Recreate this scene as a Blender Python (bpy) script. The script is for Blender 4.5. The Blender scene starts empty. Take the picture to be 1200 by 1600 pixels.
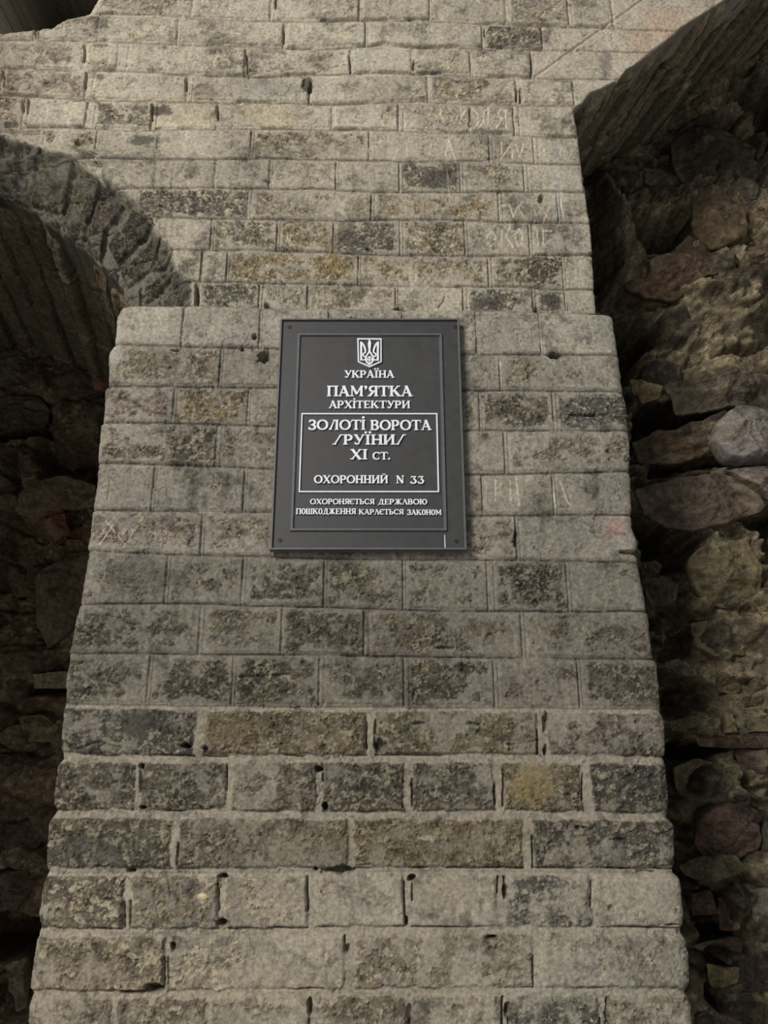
import bpy, math, random
import numpy as np
from mathutils import Vector

# ------------------------------------------------------------------ camera, light, exposure
S = bpy.context.scene
COL = S.collection
D, CZ, F = 1.2, 1.5, 1200.0                 # camera distance to the pier, eye height, focal length in pixels of 1200x1600
PITCH = math.radians(17.43)
cs, sn = math.cos(PITCH), math.sin(PITCH)

cam = bpy.data.cameras.new('camera'); cam_o = bpy.data.objects.new('camera', cam); COL.objects.link(cam_o)
cam_o.location = (0, -D, CZ); cam_o.rotation_euler = (math.pi / 2 + PITCH, 0, 0)
cam.sensor_fit = 'VERTICAL'; cam.sensor_height = 32.0; cam.lens = 24.0; cam.clip_start = 0.02
S.camera = cam_o
S.render.resolution_x, S.render.resolution_y = 1200, 1600

S.view_settings.view_transform = 'Standard'; S.view_settings.look = 'None'
S.view_settings.gamma = 1.0; S.view_settings.use_curve_mapping = False
S.view_settings.exposure = 0.0

world = bpy.data.worlds.new('world'); S.world = world; world.use_nodes = True
wb = world.node_tree.nodes['Background']
wb.inputs['Color'].default_value = (0.92, 0.97, 1.0, 1); wb.inputs['Strength'].default_value = 0.16

def area(name, loc, target, size, size_y, power, color):
    l = bpy.data.lights.new(name, 'AREA'); l.shape = 'RECTANGLE'; l.size = size; l.size_y = size_y
    l.energy = power; l.color = color
    o = bpy.data.objects.new(name, l); COL.objects.link(o); o.location = loc
    o.rotation_euler = (Vector(target) - Vector(loc)).to_track_quat('-Z', 'Y').to_euler()
    return o
area('daylight_opening', (-2.6, -3.9, 3.8), (0.1, 0, 2.2), 1.6, 1.6, 268, (1.0, 0.965, 0.9))
area('right_fill', (2.6, -3.6, 2.6), (0.2, 0, 2.2), 1.2, 1.2, 11, (0.96, 0.98, 1.0))  # weak fill added from the right to lift the right recess
area('low_fill', (-0.75, -2.3, 0.25), (-0.2, 0, 1.5), 0.9, 0.9, 9, (1.0, 0.93, 0.85))  # low fill added to brighten the left recess and the lower pier

# ------------------------------------------------------------------ helpers
def W(px, py, y=0.0):
    """point of the vertical plane at depth y seen at a pixel of the 1200x1600 photograph"""
    v = 800.0 - py
    t = (y + D) / (F * cs - v * sn)
    return (px - 600.0) * t, CZ + (F * sn + v * cs) * t

def to_px(X, Z, y=0.0):
    dep = (D + y) * cs + (Z - CZ) * sn
    return 600 + F * X / dep, 800 - F * ((Z - CZ) * cs - (D + y) * sn) / dep

def lin(c):
    c = np.asarray(c, float) / 255.0
    return np.where(c <= 0.04045, c / 12.92, ((c + 0.055) / 1.055) ** 2.4)

def sstep(a, b, x):
    t = np.clip((x - a) / (b - a), 0, 1)
    return t * t * (3 - 2 * t)

_grids = {}
def vnoise(x, y, seed):
    g = _grids.get(seed)
    if g is None:
        g = _grids[seed] = np.random.RandomState(seed).rand(256, 256).astype(np.float32)
    xi = np.floor(x).astype(np.int32); yi = np.floor(y).astype(np.int32)
    fx = (x - xi).astype(np.float32); fy = (y - yi).astype(np.float32)
    fx = fx * fx * fx * (fx * (fx * 6 - 15) + 10); fy = fy * fy * fy * (fy * (fy * 6 - 15) + 10)
    x0 = xi & 255; x1 = (xi + 1) & 255; y0 = yi & 255; y1 = (yi + 1) & 255
    a = g[y0, x0] * (1 - fx) + g[y0, x1] * fx
    b = g[y1, x0] * (1 - fx) + g[y1, x1] * fx
    return a * (1 - fy) + b * fy                         # 0..1

def fbm(x, y, scale, octaves, seed, gain=0.5):
    tot = np.zeros(np.shape(x), np.float32); amp = 1.0; norm = 0; s = scale
    for k in range(octaves):
        c, n = math.cos(0.7 * k + seed), math.sin(0.7 * k + seed)
        tot += amp * (vnoise((x * c - y * n) * s + 17.3 * k, (x * n + y * c) * s + 9.1 * k, seed * 31 + k) - 0.5)
        norm += amp * 0.5; amp *= gain; s *= 2.03
    return tot / norm                                     # about -1..1

def voronoi(x, y, scale, seed):
    """F1, F2 distances and a random value of the nearest cell"""
    r = np.random.RandomState(seed); jx = r.rand(64, 64); jy = r.rand(64, 64); jv = r.rand(64, 64)
    u = x * scale; v = y * scale
    ui = np.floor(u).astype(int); vi = np.floor(v).astype(int)
    f1 = np.full(np.shape(x), 9.0); f2 = f1.copy(); val = np.zeros(np.shape(x))
    for a in (-1, 0, 1):
        for b in (-1, 0, 1):
            i = ui + a; j = vi + b
            d = np.hypot(i + jx[j & 63, i & 63] - u, j + jy[j & 63, i & 63] - v)
            near = d < f1
            f2 = np.where(near, f1, np.minimum(f2, d)); val = np.where(near, jv[j & 63, i & 63], val)
            f1 = np.where(near, d, f1)
    return f1, f2, val

def poly_sdf(X, Z, pts):
    """signed distance to a closed polygon (negative inside)"""
    pts = np.asarray(pts, float); n = len(pts)
    d2 = np.full(np.shape(X), 1e9); inside = np.zeros(np.shape(X), bool)
    for i in range(n):
        ax, az = pts[i]; bx, bz = pts[(i + 1) % n]
        ex, ez = bx - ax, bz - az
        t = np.clip(((X - ax) * ex + (Z - az) * ez) / (ex * ex + ez * ez + 1e-12), 0, 1)
        d2 = np.minimum(d2, (X - ax - t * ex) ** 2 + (Z - az - t * ez) ** 2)
        cond = (az > Z) != (bz > Z)
        xx = (bx - ax) * (Z - az) / (bz - az + 1e-12) + ax
        inside ^= cond & (X < xx)
    d = np.sqrt(d2)
    return np.where(inside, -d, d)

def line_dist(X, Z, pts):
    d2 = np.full(np.shape(X), 1e9)
    for (ax, az), (bx, bz) in zip(pts[:-1], pts[1:]):
        ex, ez = bx - ax, bz - az
        t = np.clip(((X - ax) * ex + (Z - az) * ez) / (ex * ex + ez * ez + 1e-12), 0, 1)
        d2 = np.minimum(d2, (X - ax - t * ex) ** 2 + (Z - az - t * ez) ** 2)
    return np.sqrt(d2)

def grid_faces(nr, nc, off=0, flip=False, closed=False):
    i = np.arange(nr - 1)[:, None]; j = np.arange(nc if closed else nc - 1)[None, :]
    j2 = (j + 1) % nc
    a = i * nc + j; b = i * nc + j2; c = (i + 1) * nc + j2; d = (i + 1) * nc + j
    q = np.stack([a, d, c, b] if flip else [a, b, c, d], -1).reshape(-1, 4)
    return q + off

def mesh_from(name, verts, quads, mat, cols=None, parent=None, smooth=True):
    me = bpy.data.meshes.new(name)
    verts = np.asarray(verts, np.float32).reshape(-1, 3); quads = np.asarray(quads, np.int32)
    k = quads.shape[1]
    me.vertices.add(len(verts)); me.vertices.foreach_set('co', verts.ravel())
    me.loops.add(quads.size); me.loops.foreach_set('vertex_index', quads.ravel())
    me.polygons.add(len(quads)); me.polygons.foreach_set('loop_start', np.arange(0, quads.size, k, dtype=np.int32))
    me.polygons.foreach_set('loop_total', np.full(len(quads), k, np.int32))
    if smooth: me.polygons.foreach_set('use_smooth', np.ones(len(quads), bool))
    me.update(calc_edges=True)
    if cols is not None:
        at = me.color_attributes.new('Col', 'FLOAT_COLOR', 'POINT')
        c4 = np.ones((len(verts), 4), np.float32); c4[:, :3] = np.asarray(cols).reshape(-1, 3)
        at.data.foreach_set('color', c4.ravel())
    me.materials.append(mat)
    o = bpy.data.objects.new(name, me); COL.objects.link(o)
    if parent is not None:
        o.parent = parent
        o.matrix_parent_inverse = parent.matrix_world.inverted() if parent.type != 'EMPTY' else \
            __import__('mathutils').Matrix.Translation(-Vector(parent.location))
    return o

# ------------------------------------------------------------------ materials
def masonry_mat(name, rough=0.92, fine=420.0, bump=0.35, bump_dist=0.0012, spread=0.55):
    m = bpy.data.materials.new(name); m.use_nodes = True
    nt = m.node_tree; N = nt.nodes; L = nt.links; b = N['Principled BSDF']
    b.inputs['Roughness'].default_value = rough; b.inputs['Specular IOR Level'].default_value = 0.18
    at = N.new('ShaderNodeAttribute'); at.attribute_name = 'Col'
    co = N.new('ShaderNodeTexCoord')
    n1 = N.new('ShaderNodeTexNoise'); n1.inputs['Scale'].default_value = fine; n1.inputs['Detail'].default_value = 5
    n1.inputs['Roughness'].default_value = 0.62
    n2 = N.new('ShaderNodeTexNoise'); n2.inputs['Scale'].default_value = fine * 0.28; n2.inputs['Detail'].default_value = 4
    L.new(co.outputs['Object'], n1.inputs['Vector']); L.new(co.outputs['Object'], n2.inputs['Vector'])
    ad = N.new('ShaderNodeMath'); ad.operation = 'ADD'
    L.new(n1.outputs['Fac'], ad.inputs[0]); L.new(n2.outputs['Fac'], ad.inputs[1])
    mr = N.new('ShaderNodeMapRange'); mr.inputs['From Min'].default_value = 0.72; mr.inputs['From Max'].default_value = 1.28
    mr.inputs['To Min'].default_value = 1 - spread; mr.inputs['To Max'].default_value = 1 + spread
    L.new(ad.outputs[0], mr.inputs['Value'])
    mx = N.new('ShaderNodeVectorMath'); mx.operation = 'SCALE'
    L.new(at.outputs['Color'], mx.inputs[0]); L.new(mr.outputs[0], mx.inputs['Scale'])
    L.new(mx.outputs[0], b.inputs['Base Color'])
    bp = N.new('ShaderNodeBump'); bp.inputs['Strength'].default_value = bump; bp.inputs['Distance'].default_value = bump_dist
    L.new(ad.outputs[0], bp.inputs['Height']); L.new(bp.outputs[0], b.inputs['Normal'])
    return m

def paint_mat(name, rgb, rough, var=0.12, scale=90.0, metallic=0.0, spec=0.4):
    m = bpy.data.materials.new(name); m.use_nodes = True
    nt = m.node_tree; N = nt.nodes; L = nt.links; b = N['Principled BSDF']
    b.inputs['Metallic'].default_value = metallic; b.inputs['Specular IOR Level'].default_value = spec
    co = N.new('ShaderNodeTexCoord')
    n = N.new('ShaderNodeTexNoise'); n.inputs['Scale'].default_value = scale; n.inputs['Detail'].default_value = 6
    L.new(co.outputs['Object'], n.inputs['Vector'])
    r = N.new('ShaderNodeValToRGB'); c = lin(rgb)
    r.color_ramp.elements[0].position = 0.3; r.color_ramp.elements[1].position = 0.7
    r.color_ramp.elements[0].color = (*(c * (1 - var)), 1); r.color_ramp.elements[1].color = (*np.minimum(c * (1 + var), 1), 1)
    L.new(n.outputs['Fac'], r.inputs['Fac']); L.new(r.outputs[0], b.inputs['Base Color'])
    mr = N.new('ShaderNodeMapRange'); mr.inputs['To Min'].default_value = rough - 0.08; mr.inputs['To Max'].default_value = rough + 0.1
    L.new(n.outputs['Fac'], mr.inputs['Value']); L.new(mr.outputs[0], b.inputs['Roughness'])
    bp = N.new('ShaderNodeBump'); bp.inputs['Strength'].default_value = 0.12; bp.inputs['Distance'].default_value = 0.0006
    n3 = N.new('ShaderNodeTexNoise'); n3.inputs['Scale'].default_value = 900; L.new(co.outputs['Object'], n3.inputs['Vector'])
    L.new(n3.outputs['Fac'], bp.inputs['Height']); L.new(bp.outputs[0], b.inputs['Normal'])
    return m

M_WALL = masonry_mat('weathered_brick', fine=620.0, bump=0.45, bump_dist=0.0012, spread=0.38)
M_SOFFIT = masonry_mat('dark_vault_brick', fine=300, bump=0.6, bump_dist=0.002)
M_RUBBLE = masonry_mat('rubble_masonry', fine=230, bump=0.8, bump_dist=0.003, spread=0.6)
M_STONE = masonry_mat('field_stone', fine=260, bump=0.6, bump_dist=0.002, spread=0.45)

# ------------------------------------------------------------------ the courses, read off the photograph (pixels)
LINES = [
    [(-200, -95), (600, -105), (1300, -80)],
    [(-200, -48), (600, -52), (900, -40), (1300, -30)],
    [(-200, 2), (0, 3), (240, 6), (300, 13), (375, 15), (500, 17), (600, 14), (680, 16), (790, 23), (900, 25), (1300, 40)],
    [(-200, 46), (0, 46), (50, 45), (150, 48), (300, 54), (440, 59), (500, 60), (600, 53), (650, 57), (757, 61), (900, 62), (1300, 70)],
    [(-200, 90), (0, 90), (130, 93), (200, 95), (300, 102), (400, 105), (430, 103), (500, 100), (600, 97), (640, 100), (740, 103), (850, 106), (1300, 110)],
    [(-200, 132), (0, 133), (50, 135), (150, 141), (250, 142), (350, 145), (450, 145), (520, 148), (600, 144), (660, 144), (740, 148), (900, 149), (1300, 150)],
    [(-200, 183), (0, 183), (100, 184), (200, 190), (300, 186), (440, 187), (520, 188), (600, 188), (700, 193), (760, 194), (900, 200), (1300, 205)],
    [(0, 232), (140, 233), (240, 235), (300, 235), (420, 234), (500, 236), (600, 237), (740, 238), (900, 243), (1300, 250)],
    [(0, 281), (180, 281), (300, 280), (360, 281), (440, 282), (500, 281), (560, 285), (600, 287), (700, 287), (800, 285), (910, 286), (1300, 290)],
    [(0, 325), (240, 326), (300, 328), (400, 329), (480, 331), (600, 331), (690, 330), (790, 334), (920, 336)],
    [(0, 375), (250, 376), (300, 378), (420, 379), (480, 381), (600, 386), (700, 388), (800, 387), (930, 386)],
    [(0, 427), (270, 427), (400, 430), (450, 432), (600, 434), (700, 436), (790, 436), (860, 440), (935, 441)],
    [(0, 474), (200, 472), (300, 473), (400, 476), (600, 479), (730, 480), (800, 482), (960, 486)],
    [(150, 535), (180, 536), (290, 541), (400, 543), (740, 553), (870, 553), (1000, 554)],
    [(150, 601), (165, 602), (300, 604), (420, 605), (730, 609), (1000, 611)],
    [(140, 659), (270, 660), (420, 665), (730, 671), (860, 672), (1000, 672)],
    [(130, 722), (300, 727), (430, 732), (730, 740), (800, 740), (1000, 735)],
    [(120, 796), (300, 799), (420, 800), (740, 805), (1010, 803)],
    [(110, 858), (270, 866), (440, 870), (600, 873), (740, 873), (860, 876), (1010, 878)],
    [(100, 943), (300, 943), (440, 947), (720, 955), (1030, 955)],
    [(90, 1020), (300, 1022), (450, 1023), (600, 1025), (700, 1027), (1040, 1030)],
    [(80, 1099), (300, 1103), (600, 1105), (800, 1106), (1050, 1108)],
    [(70, 1185), (300, 1187), (600, 1185), (900, 1186), (1060, 1188)],
    [(60, 1272), (300, 1274), (600, 1274), (900, 1275), (1070, 1278)],
    [(50, 1363), (300, 1364), (600, 1362), (1080, 1364)],
    [(40, 1459), (300, 1458), (600, 1455), (1090, 1456)],
    [(30, 1556), (300, 1556), (600, 1552), (1100, 1551)],
    [(20, 1652), (600, 1650), (1110, 1648)],
    [(10, 1750), (600, 1748), (1120, 1746)],
]
ROWS = [  # bricks of each course: x0, x1, look (p plastered, l light, m mottled, d dark, y yellow, k black grey, r reddish)
    [(-180, -20, 'm'), (-10, 150, 'm'), (160, 320, 'l'), (330, 500, 'm'), (510, 690, 'p'), (700, 860, 'm'), (870, 1010, 'p')],
    [(150, 295, 'm'), (300, 420, 'l'), (430, 560, 'l'), (566, 671, 'p'), (677, 791, 'p'), (798, 890, 'm'), (897, 960, 'p')],
    [(-150, -8, 'm'), (0, 45, 'm'), (52, 145, 'r'), (148, 272, 'l'), (280, 440, 'l'), (446, 570, 'l'), (576, 755, 'p'), (761, 850, 'k')],
    [(-150, -8, 'm'), (-2, 121, 'm'), (126, 176, 'm'), (194, 379, 'l'), (384, 545, 'm'), (550, 643, 'p'), (648, 736, 'l'), (742, 833, 'l')],
    [(-150, -8, 'm'), (-2, 126, 'r'), (138, 286, 'l'), (297, 480, 'p'), (485, 668, 'p'), (676, 809, 'm'), (818, 900, 'm')],
    [(-150, -40, 'm'), (-30, 26, 'r'), (36, 127, 'l'), (142, 231, 'd'), (240, 333, 'p'), (337, 515, 'p'), (521, 622, 'l'), (631, 734, 'l'), (738, 805, 'p'), (815, 905, 'p')],
    [(60, 142, 'm'), (149, 238, 'm'), (244, 388, 'p'), (395, 575, 'm'), (580, 765, 'l'), (773, 836, 'm'), (845, 910, 'p')],
    [(160, 236, 'p'), (242, 330, 'p'), (335, 418, 'p'), (425, 523, 'm'), (530, 623, 'p'), (631, 719, 'k'), (727, 821, 'm'), (830, 915, 'p')],
    [(210, 383, 'k'), (391, 579, 'm'), (587, 781, 'y'), (789, 874, 'p'), (881, 925, 'p')],
    [(245, 324, 'p'), (331, 429, 'd'), (437, 519, 'y'), (524, 624, 'k'), (632, 727, 'y'), (734, 829, 'p'), (837, 930, 'p')],
    [(262, 309, 'p'), (314, 350, 'p'), (356, 558, 'y'), (564, 764, 'y'), (773, 883, 'd'), (889, 935, 'p')],
    [(235, 300, 'd'), (308, 401, 'k'), (409, 478, 'm'), (483, 617, 'm'), (624, 725, 'm'), (733, 835, 'k'), (843, 887, 'k'), (892, 940, 'p')],
    [(178, 284, 'p'), (289, 405, 'p'), (411, 512, 'p'), (518, 627, 'p'), (633, 743, 'p'), (748, 843, 'p'), (849, 962, 'p')],
    [(165, 343, 'm'), (350, 440, 'p'), (446, 560, 'p'), (566, 680, 'p'), (686, 780, 'p'), (786, 975, 'm')],
    [(160, 269, 'r'), (277, 386, 'y'), (393, 520, 'm'), (526, 640, 'p'), (646, 748, 'm'), (754, 863, 'd'), (872, 986, 'k')],
    [(152, 337, 'd'), (346, 440, 'm'), (448, 610, 'm'), (616, 788, 'p'), (796, 990, 'm')],
    [(148, 238, 'p'), (245, 380, 'p'), (387, 500, 'p'), (506, 640, 'p'), (646, 752, 'm'), (758, 863, 'p'), (870, 990, 'p')],
    [(136, 313, 'r'), (321, 430, 'm'), (438, 620, 'm'), (628, 806, 'm'), (813, 1000, 'p')],
    [(125, 257, 'm'), (266, 377, 'm'), (386, 505, 'd'), (512, 628, 'd'), (636, 761, 'm'), (774, 886, 'd'), (894, 1008, 'm')],
    [(112, 310, 'd'), (319, 438, 'm'), (444, 568, 'd'), (577, 814, 'm'), (823, 1020, 'm')],
    [(102, 229, 'd'), (237, 361, 'd'), (370, 498, 'd'), (508, 630, 'd'), (641, 771, 'd'), (780, 903, 'r'), (911, 1034, 'd')],
    [(92, 302, 'k'), (319, 572, 'y'), (587, 840, 'y'), (857, 1044, 'r')],
    [(82, 210, 'd'), (219, 353, 'd'), (363, 494, 'd'), (505, 631, 'd'), (645, 773, 'd'), (788, 910, 'y'), (926, 1050, 'k')],
    [(70, 266, 'd'), (277, 543, 'm'), (555, 818, 'y'), (834, 1060, 'k')],
    [(60, 191, 'd'), (204, 340, 'm'), (351, 479, 'l'), (494, 631, 'l'), (645, 778, 'l'), (791, 925, 'k'), (936, 1072, 'l')],
    [(46, 254, 'm'), (262, 538, 'l'), (556, 833, 'm'), (848, 1086, 'l')],
    [(38, 172, 'm'), (181, 320, 'm'), (330, 482, 'm'), (490, 632, 'm'), (645, 785, 'm'), (797, 938, 'k'), (950, 1090, 'm')],
    [(24, 250, 'm'), (262, 538, 'm'), (556, 833, 'm'), (848, 1096, 'm')],
]
#          mortar px, recess mm, tone factor of each course
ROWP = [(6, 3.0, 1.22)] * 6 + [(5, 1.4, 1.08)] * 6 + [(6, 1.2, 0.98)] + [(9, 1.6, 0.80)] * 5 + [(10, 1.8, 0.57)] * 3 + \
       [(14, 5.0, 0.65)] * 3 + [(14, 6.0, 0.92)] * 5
TONE = {'p': ((138, 131, 114), 0.16), 'l': ((146, 138, 121), 0.36), 'm': ((110, 102, 87), 0.52), 'd': ((92, 86, 74), 0.66),
        'y': ((114, 104, 82), 0.62), 'k': ((80, 77, 71), 0.72), 'r': ((104, 93, 86), 0.56)}
C_PLASTER = lin((155, 148, 134)); C_PLASTER2 = lin((134, 128, 117)); C_MORTAR = lin((154, 146, 132))

def yline(k, x):
    p = LINES[k]
    return float(np.interp(x, [q[0] for q in p], [q[1] for q in p]))

VOUSSOIRS = [
    ([(-60, 190), (-5, 192), (55, 212), (10, 268), (-60, 250)], 'k'), ([(62, 213), (103, 232), (75, 292), (16, 268)], 'y'),
    ([(112, 238), (146, 262), (128, 288), (98, 334), (66, 316)], 'm'), ([(150, 268), (180, 295), (146, 322), (130, 362), (106, 338), (130, 290)], 'r'),
    ([(148, 342), (196, 304), (234, 332), (161, 372)], 'k'), ([(164, 381), (232, 348), (245, 355), (220, 390), (174, 402)], 'd'),
    ([(219, 392), (258, 362), (264, 380), (240, 397)], 'm'), ([(208, 415), (268, 394), (273, 404), (206, 437)], 'd'),
    ([(228, 438), (272, 411), (294, 430), (240, 449)], 'm'), ([(205, 464), (248, 448), (297, 440), (297, 468)], 'y')]
RING_OUT = [(-60, 188), (0, 197), (30, 206), (60, 211), (85, 222), (118, 228), (140, 245), (165, 265), (190, 285), (215, 302), (237, 328), (248, 350), (262, 368), (273, 395), (276, 410), (298, 430), (300, 474)]
RING_IN = [(-400, 205), (-250, 208), (-120, 225), (-60, 245), (0, 268), (20, 275), (38, 300), (58, 312), (72, 320), (102, 338), (118, 355), (130, 370), (150, 385), (162, 400), (165, 415), (178, 440), (192, 468), (196, 476)]
RIGHT_UP = [(1900, -420), (1420, -180), (1300, -130), (1200, -55), (1113, 0), (1072, 25), (1050, 45), (1025, 63), (1010, 76), (985, 92), (973, 107), (945, 122), (928, 128), (915, 145), (901, 151), (906, 180), (910, 205), (915, 250), (921, 295), (928, 340), (932, 400), (937, 480)]
LEFT_LO = [(205, 471), (186, 479), (180, 490), (178, 520), (176, 538), (168, 549), (166, 600), (161, 606), (159, 655), (153, 665), (151, 720), (149, 760), (141, 800), (139, 830), (133, 856), (135, 864), (128, 905), (123, 938), (113, 975), (110, 1000), (104, 1018), (106, 1030), (99, 1060), (98, 1094), (93, 1120), (90, 1160), (93, 1186), (85, 1196), (79, 1240), (82, 1270), (72, 1285), (68, 1330), (67, 1355), (70, 1362), (62, 1385), (54, 1430), (58, 1452), (52, 1468), (46, 1510), (42, 1545), (46, 1556), (40, 1575), (38, 1640), (24, 1760)]
RIGHT_LO = [(930, 483), (950, 485), (958, 490), (962, 505), (966, 530), (970, 560), (975, 605), (983, 640), (986, 700), (985, 728), (988, 740), (989, 790), (990, 822), (998, 840), (999, 856), (991, 862), (999, 872), (1001, 890), (1008, 920), (1016, 960), (1020, 1000), (1022, 1024), (1030, 1040), (1033, 1070), (1034, 1104), (1041, 1130), (1044, 1165), (1042, 1184), (1045, 1196), (1047, 1250), (1048, 1268), (1046, 1278), (1057, 1290), (1059, 1345), (1057, 1364), (1066, 1375), (1071, 1420), (1071, 1446), (1069, 1456), (1077, 1475), (1083, 1525), (1081, 1544), (1077, 1552), (1084, 1580), (1086, 1650), (1096, 1760)]
VOID = [(0, 26), (42, 20), (68, 18), (95, 6), (130, -4), (165, -60), (170, -240), (-36, -240), (-36, 29)]

HOLES = [  # px, py, radius x, radius y, depth m
    (411, 556, 9, 7, .022), (398, 526, 4.5, 5, .015), (378, 546, 3, 4, .012), (273, 547, 8, 2.5, .008), (866, 554, 7, 3.5, .016),
    (849, 296, 3.4, 4.4, .014), (723, 330, 8, 2.5, .009), (621, 474, 6, 4, .02), (415, 470, 5.5, 5, .02), (575, 377, 4, 2, .009),
    (415, 270, 5, 2, .008), (303, 452, 3.5, 17, .018), (290, 1166, 8, 4, .018), (320, 1172, 3, 4, .015), (593, 1164, 7, 9, .022),
    (220, 1197, 4, 4.5, .018), (222, 1262, 5, 3, .016), (498, 1201, 5, 5, .022), (508, 1260, 4, 6, .02), (203, 1361, 8, 3.5, .018),
    (348, 1370, 7, 3.5, .018), (527, 1360, 20, 4, .02), (236, 1545, 12, 8, .024), (205, 1552, 22, 2.5, .012), (350, 1442, 7, 6, .02),
    (644, 1373, 5, 4, .02), (790, 1392, 3, 8, .018), (635, 1440, 3.5, 9, .018), (770, 1466, 10, 3.5, .015), (853, 1172, 3.5, 9, .016),
    (852, 1130, 3, 12, .012), (842, 474, 4, 7, .015), (1049, 1445, 12, 2, .01), (1013, 1363, 14, 3, .01), (270, 1478, 3, 5, .014),
    (484, 1575, 3, 14, .014), (792, 1580, 4, 12, .016), (640, 1590, 4, 20, .012), (543, 1484, 3, 6, .012), (910, 647, 33, 2.2, .012),
    (806, 838, 2.5, 14, .012), (700, 1012, 20, 1.6, .006), (655, 1130, 8, 2.5, .008), (744, 1132, 9, 2.5, .008), (797, 1163, 7, 1.5, .006),
    (910, 1293, 10, 3, .007), (970, 1312, 10, 3, .007), (955, 1420, 5, 6, .008), (60, 1272, 8, 2.5, .012), (440, 1606, 6, 3, .01),
    (478, 118, 7, 10, .006), (118, 209, 8, 4, .012), (130, 229, 12, 4, .015), (390, 95, 9, 2, .01), (510, 15, 14, 2.5, .012), (115, 142, 8, 2, .008),
    (12, 178, 12, 2.5, .012), (242, 184, 6, 2, .008), (980, 862, 12, 3, .012), (610, 158, 6, 3, .007), (612, 18, 6, 1.6, .006), (440, 1162, 4, 2, .005)]
SCRATCH = [  # polylines, half width px, depth mm, paleness
    ([(721, 150), (722, 176)], .8, .8, .8), ([(735, 150), (722, 167)], .7, .7, .7), ([(739, 156), (747, 164), (749, 178), (744, 184)], .8, .8, .9),
    ([(751, 186), (757, 175), (758, 161), (765, 155), (764, 183)], 1.0, .9, 1), ([(793, 187), (792, 160), (784, 157), (780, 165), (786, 172), (792, 170)], 1.0, .9, 1),
    ([(786, 174), (777, 187)], .9, .8, 1), ([(635, 208), (637, 227)], .8, .7, .7), ([(675, 210), (671, 226)], .8, .7, .6),
    ([(697, 228), (702, 203), (713, 238)], .9, .8, .9), ([(725, 228), (727, 215)], .7, .6, .6), ([(740, 213), (745, 228)], .8, .6, .6),
    ([(786, 208), (786, 226)], .9, .8, .9), ([(801, 210), (784, 237)], .9, .8, .9), ([(803, 209), (803, 233)], .8, .7, .8), ([(808, 211), (815, 231), (821, 210)], .9, .8, .9),
    ([(853, 217), (854, 227)], .7, .5, .6), ([(879, 213), (880, 230)], .7, .5, .6),
    ([(798, 306), (805, 326), (811, 310)], .8, .7, .7), ([(818, 303), (813, 312), (821, 325)], .8, .7, .7), ([(838, 312), (840, 324), (847, 316)], .7, .6, .5),
    ([(853, 333), (863, 309)], .8, .7, .6), ([(843, 306), (862, 330)], .7, .6, .5), ([(880, 297), (886, 332)], .8, .7, .6),
    ([(770, 349), (763, 356), (762, 366), (769, 372), (776, 366), (776, 355), (770, 349)], .8, .7, .8), ([(787, 346), (785, 373)], .8, .6, .7), ([(800, 339), (793, 358), (804, 374)], .8, .7, .8),
    ([(813, 345), (808, 355), (811, 371), (818, 370), (819, 355), (813, 345)], .8, .7, .8), ([(829, 345), (831, 374)], .8, .7, .6), ([(842, 348), (844, 373)], .9, .8, .8), ([(852, 371), (852, 349), (866, 349)], .9, .8, .8),
    ([(268, 239), (265, 262), (263, 278)], 1.3, 3.5, 0), ([(287, 238), (278, 255), (267, 266)], 1.2, 3.0, 0),
    ([(697, 452), (694, 460), (687, 469)], 1.5, 4, 0), ([(700, 250), (704, 302)], .6, .5, .3), ([(681, 300), (704, 312), (719, 318)], 1.2, 3, 0),
    ([(172, 750), (168, 780)], 1.2, 3, 0), ([(155, 850), (176, 820)], 1.1, .8, .7), ([(166, 815), (195, 850)], .9, .6, .45), ([(192, 855), (214, 822)], .8, .6, .3), ([(180, 806), (160, 830)], .8, .6, .3),
    ([(774, 750), (774, 782)], .7, .5, .7), ([(797, 750), (798, 782)], .7, .5, .6), ([(806, 745), (811, 790)], .7, .6, .7), ([(875, 752), (885, 780), (890, 788)], .8, .6, .7), ([(864, 760), (868, 792)], .7, .6, .6),
    ([(782, 565), (783, 600)], .7, .6, .6), ([(840, 545), (866, 570)], .6, .5, .4), ([(895, 628), (918, 640)], .8, .7, .4),
    ([(840, 103), (900, 60), (985, 0), (1010, -18)], 1.8, 3.5, .15), ([(932, 60), (952, 78), (973, 98)], 1.5, 2.5, 0), ([(1018, 4), (1030, 16), (1043, 30)], 1.3, 2.2, 0),
    ([(880, 75), (905, 98)], 1.2, 1.8, 0), ([(1150, -40), (1165, -20)], 1.3, 2, 0), ([(742, 540), (745, 560), (738, 572)], .8, .8, 0), ([(120, 1170), (150, 1160), (185, 1168)], 1.8, 5, 0),
    ([(600, 1455), (612, 1440)], .8, 1, 0), ([(375, 1058), (450, 1054)], 1.6, 4, 0), ([(600, 1300), (660, 1322)], .6, .8, 0), ([(263, 1372), (267, 1400)], 2, 4, 0)]
for k in range(26):                                       # short vertical tool marks on the scored mortar skin
    rr = random.Random(100 + k); x = rr.uniform(190, 960); y = rr.uniform(490, 800)
    SCRATCH.append(([(x, y), (x + rr.uniform(-5, 5), y + rr.uniform(10, 30))], .6, .5, rr.uniform(0, .22)))
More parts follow.
